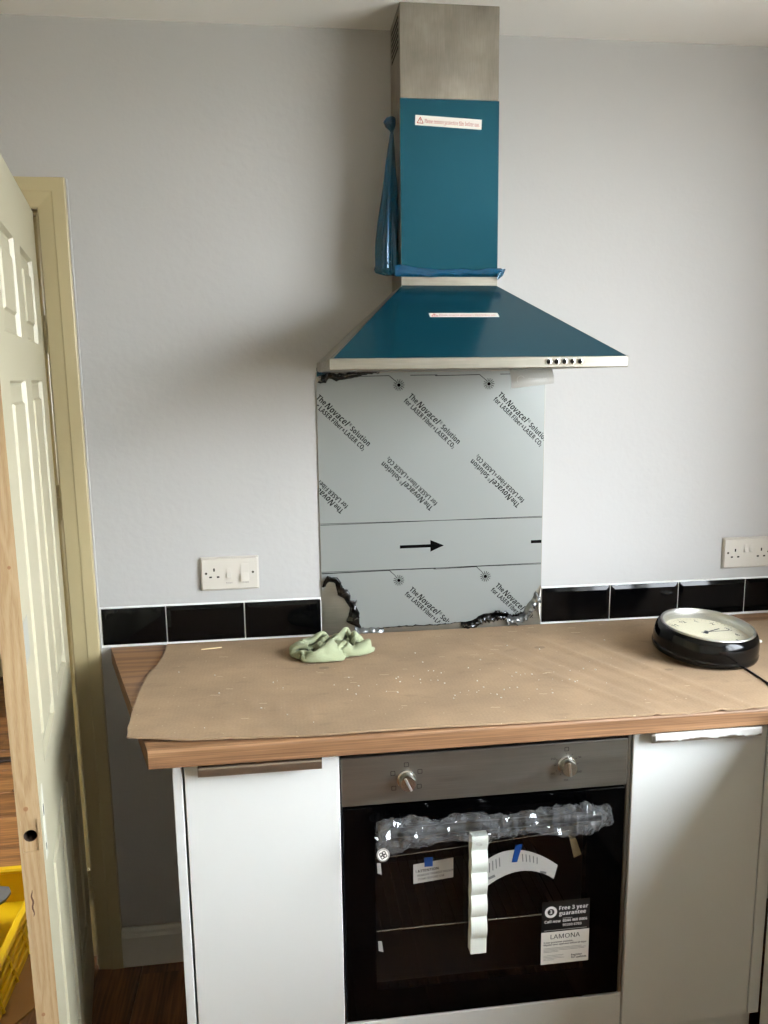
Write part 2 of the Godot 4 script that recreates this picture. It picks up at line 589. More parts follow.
func build_shell() -> void:
	var w := setting("wall_back", "pale lilac grey painted wall behind the cooker hood and worktop")
	var mb := MB.new()
	mb.prism(P2([-2.1, 0, -1.74, 0, -1.74, 2.02, -0.91, 2.02, -0.91, 0, 1.45, 0, 1.45, CEIL, -2.1, CEIL]), -0.12, 0.0)
	part(mb, "plaster", M.wall, w)
	# right wall with the window opening
	w = setting("wall_right", "painted wall with a window over the right-hand worktop")
	mb = MB.new()
	for b in [[0.0, WY0, 0.0, 3.3], [WY1, CEIL, 0.0, 3.3], [WY0, WY1, 0.0, WZ0], [WY0, WY1, WZ1, 3.3]]:
		mb.box(XR, XR + 0.25, b[0], b[1], b[2], b[3])
	part(mb, "plaster", M.wall, w)
	w = setting("window_1", "white framed kitchen window")
	mb = MB.new()
	for b in [[WY0, WY0 + 0.06, WZ0, WZ1], [WY1 - 0.06, WY1, WZ0, WZ1], [WY0 + 0.06, WY1 - 0.06, WZ0, WZ0 + 0.06], [WY0 + 0.06, WY1 - 0.06, WZ1 - 0.06, WZ1], [WY0 + 0.06, WY1 - 0.06, 1.62, 1.68]]:
		mb.box(XR + 0.10, XR + 0.17, b[0], b[1], b[2], b[3], 0.004)
	part(mb, "frame", M.white_gloss, w)
	for z in [[WZ0 + 0.06, 1.62], [1.68, WZ1 - 0.06]]:
		mb = MB.new()
		mb.quad(Vector3(XR + 0.135, WY0 + 0.06, z[0]), Vector3(XR + 0.135, WY0 + 0.06, z[1]), Vector3(XR + 0.135, WY1 - 0.06, z[1]), Vector3(XR + 0.135, WY1 - 0.06, z[0]), Vector3(-1, 0, 0))
		part(mb, "pane", M.clear_glass, w)
	mb = MB.new()
	mb.box(XR - 0.02, XR + 0.10, WY0 - 0.02, WY0, WZ0 - 0.03, WZ1 + 0.03, 0.004)
	part(mb, "window_sill", M.white_gloss, w)
	w = setting("wall_rear", "painted wall behind the viewer")
	mb = MB.new()
	mb.box(-2.1, XR + 0.25, 0, CEIL, 3.3, 3.42)
	part(mb, "plaster", M.warm_wall, w)
	w = setting("wall_left", "painted wall at the left of the kitchen")
	mb = MB.new()
	mb.box(-2.1, -1.95, 0, CEIL, 0.0, 3.3)
	part(mb, "plaster", M.yellow_wall, w)
	w = setting("ceiling", "white painted ceiling")
	mb = MB.new()
	mb.box(-2.1, XR + 0.25, CEIL, CEIL + 0.12, -0.12, 3.42)
	part(mb, "plaster", M.ceiling, w)
	# hall beyond the door opening
	w = setting("wall_hall", "cream walls of the hall beyond the open door")
	mb = MB.new()
	mb.box(-0.60, -0.50, 0, CEIL, -2.35, -0.12)
	mb.box(-2.70, -0.50, 0, CEIL, -2.47, -2.35)
	mb.box(-2.70, -2.60, 0, 1.0, -2.35, -0.12)
	mb.box(-2.70, -2.60, 2.0, CEIL, -2.35, -0.12)
	mb.box(-2.70, -2.60, 1.0, 2.0, -2.35, -1.0)
	mb.box(-2.70, -2.60, 1.0, 2.0, -0.25, -0.12)
	mb.box(-2.70, -2.10, 0, CEIL, -0.12, -0.02)
	mb.prism(P2([-2.6, 0, -2.3, 0, -2.3, 2.02, -1.42, 2.02, -1.42, 0, -0.6, 0, -0.6, CEIL, -2.6, CEIL]), -1.36, -1.27)
	part(mb, "plaster", M.hall_wall, w)
	w = setting("ceiling_hall", "white ceiling of the hall beyond the open door")
	mb = MB.new()
	mb.box(-2.70, -0.50, CEIL, CEIL + 0.12, -2.47, -0.12)
	part(mb, "plaster", M.ceiling, w)
	w = setting("baseboard_hall", "cream skirting board at the far end of the hall")
	mb = MB.new()
	mb.box(-2.60, -0.60, 0, 0.13, -2.35, -2.335, 0.004)
	part(mb, "board", M.old_cream, w)
	# floor: laminate planks, along z in the kitchen and along x in the hall
	w = setting("floor", "brown wood laminate floor boards")
	mb = MB.new()
	mb.box(-2.70, XR + 0.25, -0.12, -0.0105, -2.47, 3.42)
	part(mb, "screed", M.dark_gap, w)
	var rg := RandomNumberGenerator.new()
	rg.seed = 5
	for row in 12:
		for c in 3:
			var x0: float = -2.69 + c * 1.2 - 0.4 * (row % 3)
			_plank(w, maxf(x0, -2.69), minf(x0 + 1.198, -0.50), -2.36 + row * 0.19, -2.36 + row * 0.19 + 0.1885, rg.randi_range(0, 2), true)
	for col in 18:
		for c in 4:
			var z0: float = -0.078 + c * 1.2 - 0.4 * (col % 3)
			_plank(w, -1.96 + col * 0.19, minf(-1.96 + col * 0.19 + 0.1885, 1.25), maxf(z0, -0.078), minf(z0 + 1.198, 3.3), rg.randi_range(0, 2), false)
	w = setting("trim_threshold", "dark strip across the hall floor at the farther doorway")
	mb = MB.new()
	mb.box(-2.30, -1.42, 0.0, 0.008, -1.33, -1.29, 0.002)
	part(mb, "strip", mat(Color(0.16, 0.10, 0.06), 0.5), w)

func _plank(w: Node3D, x0: float, x1: float, z0: float, z1: float, k: int, along_x: bool) -> void:
	if x1 - x0 < 0.02 or z1 - z0 < 0.02: return
	var mb := MB.new()
	mb.cbox(Vector3.ZERO, Vector3(x1 - x0, 0.010, z1 - z0), 0.0015)
	for i in mb.uv.size(): mb.uv[i] += Vector2(x0 * 1.7 + z0 * 2.3, z0 * 1.3 - x0 * 0.7)
	mb.t = Transform3D.IDENTITY
	var o := part(mb, "plank", M[("plank_x%d" if along_x else "plank_z%d") % k], w)
	o.position = Vector3((x0 + x1) / 2, -0.0055, (z0 + z1) / 2)

# ------------------------------------------------------------------ door frame, skirting, open door
func _casing(mb: MB, o0: Vector2, o1: Vector2, i1: Vector2, i0: Vector2) -> void:
	# a length of moulding: flat outer band, then a slope down to a thin inner edge; the ends follow the mitre
	var prof := [[0.0, 0.0], [0.0, 0.0165], [0.03, 0.018], [0.42, 0.018], [0.48, 0.0165], [0.95, 0.0130], [1.0, 0.0105], [1.0, 0.0]]
	var up := Vector3(0, 0, 1)
	for k in prof.size() - 1:
		var a := o0.lerp(i0, prof[k][0])
		var b := o1.lerp(i1, prof[k][0])
		var c := o1.lerp(i1, prof[k + 1][0])
		var d := o0.lerp(i0, prof[k + 1][0])
		var za: float = prof[k][1]
		var zc: float = prof[k + 1][1]
		var side := (o0 - i0) if k == 0 else (i0 - o0)
		mb.quad(Vector3(a.x, a.y, za), Vector3(b.x, b.y, za), Vector3(c.x, c.y, zc), Vector3(d.x, d.y, zc), up + Vector3(side.x, side.y, 0) * (100.0 if k == 0 or k == prof.size() - 2 else 0.0))

func build_trim_and_door() -> void:
	var w := setting("trim_1", "old cream painted architrave and lining of the doorway")
	var mb := MB.new()
	_casing(mb, Vector2(-0.871, 0), Vector2(-0.871, 2.061), Vector2(-0.938, 1.991), Vector2(-0.938, 0))
	part(mb, "architrave", M.old_cream, w)
	mb = MB.new()
	_casing(mb, Vector2(-0.871, 2.061), Vector2(-1.782, 2.061), Vector2(-1.712, 1.991), Vector2(-0.938, 1.991))
	part(mb, "architrave", M.old_cream, w)
	mb = MB.new()
	_casing(mb, Vector2(-1.782, 2.061), Vector2(-1.782, 0), Vector2(-1.712, 0), Vector2(-1.712, 1.991))
	part(mb, "architrave", M.old_cream, w)
	mb = MB.new()
	mb.box(-0.944, -0.91, 0, 1.985, -0.13, 0.0, 0.002)
	mb.box(-1.74, -1.706, 0, 1.985, -0.13, 0.0, 0.002)
	mb.box(-1.74, -0.91, 1.985, 2.02, -0.13, 0.0, 0.002)
	mb.box(-0.978, -0.944, 0, 1.985, -0.10, -0.040, 0.002)
	part(mb, "lining", M.old_cream, w)
	# white caulk line where the wall paint meets the architrave
	mb = MB.new()
	mb.box(-0.871, -0.867, 0.915, 2.061, 0.0, 0.006, 0.001)
	part(mb, "caulk_line", M.wall, w)

	w = setting("baseboard_back", "white skirting board between the doorway and the end cabinet")
	mb = MB.new()
	mb.prism(P2([0, 0, 0.016, 0, 0.016, 0.088, 0.012, 0.096, 0.012, 0.104, 0.007, 0.112, 0, 0.112]), -0.871, -0.60, "zy")
	part(mb, "board", M.skirting, w)

	# the open door leaf: local x runs from hinge to leading edge, the seen face has local normal -z
	var d := Node3D.new()
	d.name = "door_1"
	add_child(d, true)
	tag(d, "open cream panelled door with a bare pine leading edge", "", "", "structure")
	d.position = Vector3(-0.951, 0.006, 0.0)
	d.rotation.y = -1.3902
	var G := d.global_transform
	var W := 0.763
	var H := 1.981
	var T := 0.036
	var xs := [0.0, 0.115, 0.335, 0.430, 0.655, W]
	var ys := [0.0, 0.20, 0.735, 0.915, 1.592, 1.672, 1.855, H]
	mb = MB.new()
	mb.t = G
	var face := Vector3(0, 0, -1)
	var panels := []
	for i in 5:
		for j in 7:
			var x0: float = xs[i]
			var x1: float = xs[i + 1]
			var y0: float = ys[j]
			var y1: float = ys[j + 1]
			if (i == 1 or i == 3) and (j == 1 or j == 3 or j == 5):
				panels.append([x0, x1, y0, y1])
				for back in [false, true]:
					var prev := []
					for ring in [[0.0, 0.0], [0.005, 0.008], [0.011, 0.009], [0.038, 0.005], [0.042, 0.0005]]:
						var zz: float = ring[1] if not back else T - ring[1]
						var q: float = ring[0]
						var cur := [Vector3(x0 + q, y0 + q, zz), Vector3(x1 - q, y0 + q, zz), Vector3(x1 - q, y1 - q, zz), Vector3(x0 + q, y1 - q, zz)]
						if prev.size():
							for k in 4: mb.quad(prev[k], prev[(k + 1) % 4], cur[(k + 1) % 4], cur[k], -face if back else face)
						prev = cur
					mb.quad(prev[0], prev[1], prev[2], prev[3], -face if back else face)
			else:
				mb.quad(Vector3(x0, y0, 0), Vector3(x1, y0, 0), Vector3(x1, y1, 0), Vector3(x0, y1, 0), face)
				mb.quad(Vector3(x0, y0, T), Vector3(x1, y0, T), Vector3(x1, y1, T), Vector3(x0, y1, T), -face)
	mb.quad(Vector3(0, 0, 0), Vector3(0, H, 0), Vector3(0, H, T), Vector3(0, 0, T), Vector3(-1, 0, 0))
	mb.quad(Vector3(0, 0, 0), Vector3(W, 0, 0), Vector3(W, 0, T), Vector3(0, 0, T), Vector3(0, -1, 0))
	mb.quad(Vector3(0, H, 0), Vector3(W, H, 0), Vector3(W, H, T), Vector3(0, H, T), Vector3(0, 1, 0))
	part(mb, "panelled_face", M.cream, d)
	# bare pine edge: own grain with knots and a bark split; a bored latch hole in a shallow recess
	var pn := noise(88, 0.02, 4)
	var pg := noise(89, 0.2, 2)
	var knots := [[0.021, 0.888, 0.0042], [0.024, 0.50, 0.0036], [0.012, 1.30, 0.003], [0.02, 1.55, 0.004]]
	var pine := paint(96, 1980, func(x, y):
		var u: float = x / 96.0 * T
		var h: float = y / 1980.0 * H
		var bend := 0.0
		var kn := 0.0
		for q in knots:
			var dd := Vector2(u - q[0], (h - q[1]) * 0.9)
			bend += exp(-Vector2(dd.x * 90.0, dd.y * 22.0).length_squared()) * 0.012 * signf(dd.x + 0.0001)
			kn = maxf(kn, 1.0 - smoothstep(q[2] * 0.7, q[2], dd.length()))
		var b: float = (u + bend) * 2600.0 + pn.get_noise_2d(u * 900.0, h * 60.0) * 30.0
		var t: float = 0.56 + sin(b * 0.22) * 0.16 + pg.get_noise_2d(u * 9000.0, h * 160.0) * 0.28
		var c := ramp(Color(0.50, 0.39, 0.26), Color(0.61, 0.51, 0.375), Color(0.68, 0.60, 0.475), t)
		c = c.lerp(Color(0.50, 0.33, 0.20), kn * 0.75)
		var split := Vector2((u - 0.024) * 1100.0 + sin(h * 300.0) * 1.0, (h - 0.715) * 60.0).length()
		if split < 1.5: c = c.lerp(Color(0.22, 0.11, 0.06), 0.85)
		return c)
	M.pine_edge = mat(Color(1, 1, 1), 0.6)
	M.pine_edge.albedo_texture = tex(pine)
	mb = MB.new()
	mb.t = G
	var ux := func(p: Vector3) -> Vector2: return Vector2(p.z / T, p.y / H)
	var er := Vector3(1, 0, 0)
	var eq := func(y0: float, y1: float, z0: float, z1: float, x: float) -> void:
		var a := Vector3(x, y0, z0)
		var b := Vector3(x, y0, z1)
		var c := Vector3(x, y1, z1)
		var e := Vector3(x, y1, z0)
		mb.tri(a, b, c, er, ux.call(a), ux.call(b), ux.call(c))
		mb.tri(a, c, e, er, ux.call(a), ux.call(c), ux.call(e))
	var r0 := 0.810
	var r1 := 0.868
	var zc := 0.019
	eq.call(0.0, r0, 0.0, T, W)
	eq.call(r1, H, 0.0, T, W)
	eq.call(r0, r1, 0.0, 0.006, W)
	eq.call(r0, r1, 0.031, T, W)
	var xd := W - 0.0025
	var yc := 0.838
	var hr := 0.0105
	# recess floor round the hole
	eq.call(r0, yc - 0.0125, 0.006, 0.031, xd)
	eq.call(yc + 0.0125, r1, 0.006, 0.031, xd)
	for k in 32:
		var a0 := TAU * k / 32
		var a1 := TAU * (k + 1) / 32
		var q := []
		for a in [a0, a1]:
			var dv := Vector2(cos(a), sin(a))
			var m2 := maxf(absf(dv.x), absf(dv.y))
			q.append([dv * hr, dv / m2 * 0.0125])
		var pt := func(v2: Vector2) -> Vector3: return Vector3(xd, yc + v2.y, 0.0185 + v2.x)
		var A: Vector3 = pt.call(q[0][0])
		var B: Vector3 = pt.call(q[0][1])
		var C: Vector3 = pt.call(q[1][1])
		var D: Vector3 = pt.call(q[1][0])
		mb.tri(A, B, C, er, ux.call(A), ux.call(B), ux.call(C))
		mb.tri(A, C, D, er, ux.call(A), ux.call(C), ux.call(D))
	mb.quad(Vector3(W, r0, 0.006), Vector3(W, r0, 0.031), Vector3(xd, r0, 0.031), Vector3(xd, r0, 0.006), Vector3(0, 1, 0))
	mb.quad(Vector3(W, r1, 0.006), Vector3(W, r1, 0.031), Vector3(xd, r1, 0.031), Vector3(xd, r1, 0.006), Vector3(0, -1, 0))
	mb.quad(Vector3(W, r0, 0.006), Vector3(W, r1, 0.006), Vector3(xd, r1, 0.006), Vector3(xd, r0, 0.006), Vector3(0, 0, 1))
	mb.quad(Vector3(W, r0, 0.031), Vector3(W, r1, 0.031), Vector3(xd, r1, 0.031), Vector3(xd, r0, 0.031), Vector3(0, 0, -1))
	part(mb, "leading_edge", M.pine_edge, d, "bare pine edge with knots and a latch recess")
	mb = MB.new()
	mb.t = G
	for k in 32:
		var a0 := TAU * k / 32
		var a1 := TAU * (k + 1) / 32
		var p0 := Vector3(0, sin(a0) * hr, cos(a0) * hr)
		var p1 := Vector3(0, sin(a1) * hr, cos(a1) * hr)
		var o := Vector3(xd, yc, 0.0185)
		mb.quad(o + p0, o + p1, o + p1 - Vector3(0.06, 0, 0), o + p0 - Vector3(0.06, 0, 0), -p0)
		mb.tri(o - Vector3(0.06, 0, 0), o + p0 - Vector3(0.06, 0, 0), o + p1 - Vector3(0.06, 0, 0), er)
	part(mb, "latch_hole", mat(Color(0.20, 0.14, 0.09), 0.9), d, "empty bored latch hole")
	# pale mark of a removed handle plate with its spindle and key slots
	mb = MB.new()
	mb.t = G
	mb.prism(P2([0.708, 0.772, 0.736, 0.775, 0.734, 0.80, 0.738, 0.83, 0.735, 0.895, 0.729, 0.912, 0.712, 0.905, 0.709, 0.86, 0.712, 0.83]), -0.0006, 0.0)
	part(mb, "handle_plate_mark", mat(Color(0.76, 0.75, 0.69), 0.5), d, "chipped pale mark of a removed handle plate")
	mb = MB.new()
	mb.t = G
	mb.cbox(Vector3(0.724, 0.862, -0.0004), Vector3(0.007, 0.020, 0.0012), 0.0003)
	mb.cbox(Vector3(0.726, 0.795, -0.0004), Vector3(0.005, 0.012, 0.0012), 0.0003)
	part(mb, "spindle_hole", M.dark_gap, d)
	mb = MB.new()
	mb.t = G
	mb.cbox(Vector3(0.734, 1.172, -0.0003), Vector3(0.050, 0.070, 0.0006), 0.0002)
	part(mb, "grey_patch", mat(Color(0.60, 0.60, 0.56), 0.4), d, "grey rectangular patch on the stile")  # thin flat grey rectangle laid on the leaf face near the leading edge
	for y in [1.70, 1.29, 0.24]:
		mb = MB.new()
		mb.t = G
		mb.tube([Vector3(-0.004, y - 0.045, -0.006), Vector3(-0.004, y - 0.016, -0.006)], 0.0055, 12)
		mb.tube([Vector3(-0.004, y - 0.0145, -0.006), Vector3(-0.004, y + 0.0145, -0.006)], 0.0055, 12)
		mb.tube([Vector3(-0.004, y + 0.016, -0.006), Vector3(-0.004, y + 0.045, -0.006)], 0.0055, 12)
		mb.cbox(Vector3(0.006, y, -0.0003), Vector3(0.018, 0.088, 0.0008), 0.0002)
		part(mb, "hinge", M.old_cream, d)

# ------------------------------------------------------------------ black tiles over the worktop
func build_tiles() -> void:
	var w: Node3D = get_node("wall_back")
	var yb := 0.9235
	var yt := 1.0192
	var mb := MB.new()
	mb.box(-0.868, -0.3015, yb - 0.007, yt + 0.004, 0.0, 0.0045, 0.0005)
	mb.box(0.3015, XR, yb - 0.007, yt + 0.004, 0.0, 0.0045, 0.0005)
	part(mb, "grout", M.grout, w, "white grout bed of the black tiles")
	var spans := [[-0.8625, -0.7035], [-0.7005, -0.5035], [-0.5005, -0.3035], [0.3030, 0.4965], [0.4995, 0.6965], [0.6995, 0.8965], [0.8995, 1.0965], [1.0995, 1.2485]]
	for s in spans:
		mb = MB.new()
		var b := 0.011
		var z0 := 0.003
		var z1 := 0.0065
		var z2 := 0.010
		var o := [Vector3(s[0], yb, z1), Vector3(s[1], yb, z1), Vector3(s[1], yt, z1), Vector3(s[0], yt, z1)]
		var i := [Vector3(s[0] + b, yb + b, z2), Vector3(s[1] - b, yb + b, z2), Vector3(s[1] - b, yt - b, z2), Vector3(s[0] + b, yt - b, z2)]
		mb.quad(i[0], i[1], i[2], i[3], Vector3(0, 0, 1))
		for k in 4:
			mb.quad(o[k], o[(k + 1) % 4], i[(k + 1) % 4], i[k], Vector3(0, 0, 1))
			var lo: Vector3 = o[k] - Vector3(0, 0, z1 - z0)
			var lo2: Vector3 = o[(k + 1) % 4] - Vector3(0, 0, z1 - z0)
			mb.quad(o[k], o[(k + 1) % 4], lo2, lo, o[k] - (i[k] + i[(k + 2) % 4]) / 2 + o[(k + 1) % 4] - (i[k] + i[(k + 2) % 4]) / 2)
		part(mb, "tile", M.tile, w)

# ------------------------------------------------------------------ worktop, base units
const WT := 0.914
const WB := 0.874
const ZF := 0.609
const FZ := 0.5825
func build_worktop_and_units() -> void:
	var t := thing("worktop", "oak effect worktop with an angled left end under the cardboard sheet", "worktop", Vector3(0, WB, 0.3))
	var mb := MB.new()
	# rounded front nose, cut back diagonally at the left end
	var prof := []
	for k in 7:
		var a := PI / 2 * k / 6.0
		prof.append(Vector2(ZF - 0.008 + 0.008 * sin(a), WT - 0.008 + 0.008 * cos(a)))
	for k in 4:
		var a := PI / 2 * k / 3.0
		prof.append(Vector2(ZF - 0.004 + 0.004 * cos(a), WB + 0.004 - 0.004 * sin(a)))
	var left := func(z: float) -> float: return -0.846 + (0.1867 / ZF) * z
	var full := [Vector2(0.0, WT)] + prof + [Vector2(0.0, WB)]
	for k in full.size():
		var a: Vector2 = full[k]
		var b: Vector2 = full[(k + 1) % full.size()]
		var e := b - a
		mb.quad(Vector3(left.call(a.x), a.y, a.x), Vector3(XR, a.y, a.x), Vector3(XR, b.y, b.x), Vector3(left.call(b.x), b.y, b.x), Vector3(0, e.x, -e.y))
	part(mb, "worktop_board", M.oak, t)
	mb = MB.new()
	var ep := PackedVector2Array(full)
	var ix := Geometry2D.triangulate_polygon(ep)
	for k in range(0, ix.size(), 3):
		var q := []
		for j in 3: q.append(Vector3(left.call(ep[ix[k + j]].x) - 0.0008, ep[ix[k + j]].y, ep[ix[k + j]].x))
		mb.tri(q[0], q[1], q[2], Vector3(-1, 0, 0.3))
	part(mb, "end_strip", M.oak_edge, t, "edging strip on the angled end")

	t = thing("worktop", "oak effect worktop running along the window wall", "worktop", Vector3(0.93, WB, 1.4))
	mb = MB.new()
	mb.box(0.615, XR, WB, WT, ZF + 0.0005, 2.45, 0.003)
	part(mb, "worktop_board", M.oak, t)

	# left unit with its end panel
	t = thing("base_cabinet", "white base cabinet at the left end of the run, beside the oven", "cabinet", Vector3(-0.45, 0, 0.3), "white base cabinets")
	mb = MB.new()
	mb.box(-0.599, -0.301, 0.15, 0.872, 0.02, 0.5600)
	part(mb, "body", M.carcass, t)
	mb = MB.new()
	mb.box(-0.6215, -0.6035, 0.0, 0.8735, 0.012, FZ, 0.0012)
	part(mb, "end_panel", M.cabinet, t)
	mb = MB.new()
	mb.box(-0.5990, -0.3005, 0.168, 0.8670, 0.5640, FZ, 0.0012)
	var door := part(mb, "door", M.cabinet, t)
	var hp := P2([0.566, 0.8672, 0.603, 0.8672, 0.6055, 0.8655, 0.6065, 0.862, 0.6065, 0.8475, 0.6045, 0.8475, 0.6045, 0.862, 0.6030, 0.8652, 0.566, 0.8655])
	for i in hp.size(): hp[i].y += 0.0035
	mb = MB.new()
	mb.prism(hp, -0.5705, -0.3350, "zy")
	part(mb, "handle", M.alu, door, "brown tinted metal edge pull")
	mb = MB.new()
	mb.box(-0.599, -0.301, 0.0, 0.15, 0.535, 0.551, 0.001)
	part(mb, "plinth", M.cabinet, t)

	# right unit
	t = thing("base_cabinet", "white base cabinet on the right of the oven, its handle still in film", "cabinet", Vector3(0.45, 0, 0.3), "white base cabinets")
	mb = MB.new()
	mb.box(0.309, 0.606, 0.15, 0.872, 0.02, 0.5600)
	part(mb, "body", M.carcass, t)
	mb = MB.new()
	mb.box(0.3095, 0.6055, 0.168, 0.8690, 0.5640, FZ, 0.0012)
	door = part(mb, "door", M.cabinet, t)
	mb = MB.new()
	for i in hp.size(): hp[i].y += 0.0015
	mb.prism(hp, 0.3370, 0.5770, "zy")
	var hd := part(mb, "handle", M.alu, door, "metal edge pull wrapped in white film")
	# white film over that handle, its lower edge torn
	mb = MB.new()
	var rg := RandomNumberGenerator.new()
	rg.seed = 8
	var rows := [[], [], [], []]
	for k in 41:
		var x := lerpf(0.344, 0.5765, k / 40.0)
		rows[0].append(Vector3(x, 0.8728, 0.59))
		rows[1].append(Vector3(x, 0.8728, 0.606))
		rows[2].append(Vector3(x, 0.869, 0.6078))
		rows[3].append(Vector3(x, 0.8585 - rg.randf() * 0.003 + 0.002 * sin(k * 0.5), 0.6078 + rg.randf() * 0.0015))
	mb.sheet(rows, Vector3(0, 0, 0.0003))
	part(mb, "protective_film", mat(Color(0.74, 0.73, 0.71), 0.4), hd, "torn white film on the handle")
	mb = MB.new()
	mb.box(0.309, 0.6345, 0.0, 0.15, 0.535, 0.551, 0.001)
	part(mb, "plinth", M.cabinet, t)

	t = thing("filler_panel", "narrow white corner filler panel between the right cabinet and the window run", "panel", Vector3(0.622, 0, 0.57))
	mb = MB.new()
	mb.box(0.6085, 0.6345, 0.168, 0.8735, 0.5640, FZ - 0.001, 0.0012)
	part(mb, "panel", M.cabinet, t)
	t = thing("filler_panel", "white filler panel under the oven", "panel", Vector3(0, 0.168, 0.57))
	mb = MB.new()
	mb.box(-0.2975, 0.3055, 0.168, 0.2570, 0.5640, FZ - 0.002, 0.0012)
	part(mb, "panel", M.cabinet, t)
	t = thing("plinth_board", "white plinth board under the oven", "plinth", Vector3(0, 0, 0.5))
	mb = MB.new()
	mb.box(-0.2995, 0.3075, 0.0, 0.15, 0.535, 0.551, 0.001)
	part(mb, "board", M.cabinet, t)

	# the run under the window: three units facing left
	for k in 3:
		var z0 := 0.584 + k * 0.60
		t = thing("base_cabinet", ["white base cabinet under the window nearest the corner", "middle white base cabinet under the window", "white base cabinet under the window farthest from the corner"][k], "cabinet", Vector3(0.94, 0, z0 + 0.3), "white base cabinets")
		mb = MB.new()
		mb.box(0.656, XR - 0.02, 0.15, 0.872, z0 + 0.001, z0 + 0.599)
		part(mb, "body", M.carcass, t)
		mb = MB.new()
		mb.box(0.6355, 0.6535, 0.168 if k else 0.0, 0.869, z0 + 0.002, z0 + 0.598, 0.0012)
		part(mb, "door", M.cabinet, t)
		mb = MB.new()
		mb.box(0.665, 0.681, 0.0, 0.15, z0, z0 + 0.60, 0.001)
		part(mb, "plinth", M.cabinet, t)

# ------------------------------------------------------------------ oven
func build_oven() -> void:
	var t := thing("built_in_oven", "black glass built-in oven with a steel control panel and two knobs", "oven", Vector3(0, 0.259, 0.3))
	var mb := MB.new()
	# housing: sides, top, bottom, back round the cavity
	mb.box(-0.290, -0.238, 0.265, 0.85, 0.05, 0.555)
	mb.box(0.224, 0.290, 0.265, 0.85, 0.05, 0.555)
	mb.box(-0.238, 0.224, 0.68, 0.85, 0.05, 0.555)
	mb.box(-0.238, 0.224, 0.265, 0.315, 0.05, 0.555)
	mb.box(-0.238, 0.224, 0.315, 0.68, 0.05, 0.12)
	part(mb, "housing", M.enamel, t, "dark enamelled cavity")
	mb = MB.new()
	mb.box(-0.2975, 0.2975, 0.7515, 0.8555, 0.556, FZ, 0.0018)
	var cp := part(mb, "control_panel", M.oven_steel, t, "brushed steel control panel")
	for s in [[-0.1665, 0.8025, 0.45], [0.1655, 0.8075, 0.15]]:
		mb = MB.new()
		mb.t = Transform3D(Basis(Vector3(1, 0, 0), PI / 2), Vector3(s[0], s[1], FZ))
		mb.lathe([Vector2(0.0195, 0.0), Vector2(0.0195, 0.003), Vector2(0.0165, 0.004), Vector2(0.0160, 0.021), Vector2(0.0150, 0.0225), Vector2(0.0, 0.0225)], 40)
		var kn := part(mb, "knob", M.chrome, cp)
		mb = MB.new()
		mb.t = Transform3D(Basis(Vector3(0, 0, 1), s[2]), Vector3(s[0], s[1], FZ + 0.0235))
		mb.cbox(Vector3(0, 0, 0), Vector3(0.0045, 0.030, 0.004), 0.001)
		part(mb, "grip_bar", M.bezel, kn)
	# printed symbols round the knobs
	mb = MB.new()
	var o := Vector3(0, 0, FZ + 0.0003)
	for k in 5:
		var a := deg_to_rad(90.0 + (k - 2) * 62.0)
		var c := Vector2(-0.1665, 0.8025) + Vector2.from_angle(a) * 0.031
		for q in 4:
			var e := [Vector2(-1, -1), Vector2(1, -1), Vector2(1, 1), Vector2(-1, 1)]
			mb.flat(line2(c + e[q] * 0.0042, c + e[(q + 1) % 4] * 0.0042, 0.0009), o, Vector3.RIGHT, Vector3.UP)
	for k in 11:
		var a := deg_to_rad(90.0 - k * 30.0)
		var c := Vector2(0.1655, 0.8075)
		var v := Vector2.from_angle(a)
		mb.flat(line2(c + v * 0.0225, c + v * 0.0255, 0.0009), o, Vector3.RIGHT, Vector3.UP)
		if k > 0 and k % 2 == 0:
			mb.flat(xf2(text2d(str(k * 25), 0.0042, false, false, false), c + v * 0.0325 - Vector2(0, 0.0015)), o, Vector3.RIGHT, Vector3.UP)
	for q in 4:
		var e := [Vector2(-1, -1), Vector2(1, -1), Vector2(1, 1), Vector2(-1, 1)]
		mb.flat(line2(Vector2(0.1655, 0.8415) + e[q] * 0.0040, Vector2(0.1655, 0.8415) + e[(q + 1) % 4] * 0.0040, 0.0009), o, Vector3.RIGHT, Vector3.UP)
	part(mb, "printed_symbols", M.black_ink, cp)
	# door: black glass frame round a clear window
	var z0 := 0.5575
	var z1 := 0.5805
	var wx0 := -0.232
	var wx1 := 0.216
	var wy0 := 0.330
	var wy1 := 0.668
	mb = MB.new()
	mb.box(-0.2965, wx0, 0.2615, 0.7460, z0, z1, 0.0015)
	mb.box(wx1, 0.2965, 0.2615, 0.7460, z0, z1, 0.0015)
	mb.box(wx0 - 0.002, wx1 + 0.002, wy1, 0.7460, z0, z1 - 0.00005, 0.0)
	mb.box(wx0 - 0.002, wx1 + 0.002, 0.2615, wy0, z0, z1 - 0.00005, 0.0)
	var dr := part(mb, "door", M.black_glass, t, "black glass oven door")
	mb = MB.new()
	mb.quad(Vector3(wx0, wy0, z1 - 0.001), Vector3(wx1, wy0, z1 - 0.001), Vector3(wx1, wy1, z1 - 0.001), Vector3(wx0, wy1, z1 - 0.001), Vector3(0, 0, 1))
	part(mb, "window_pane", M.window_glass, dr, "dark tinted window")
	# handle bar inside its wrapper
	mb = MB.new()
	mb.tube([Vector3(-0.205, 0.712, 0.622), Vector3(0.225, 0.712, 0.622)], 0.0095, 16)
	for x in [-0.185, 0.205]:
		mb.tube([Vector3(x, 0.712, z1), Vector3(x, 0.712, 0.622)], 0.007, 12)
	part(mb, "handle", mat(Color(0.10, 0.10, 0.10), 0.3, 0.6), dr, "dark metal bar handle inside clear wrapping")
	# trim at the right
	mb = MB.new()
	mb.box(0.2990, 0.3070, 0.259, 0.872, 0.52, FZ - 0.004, 0.001)
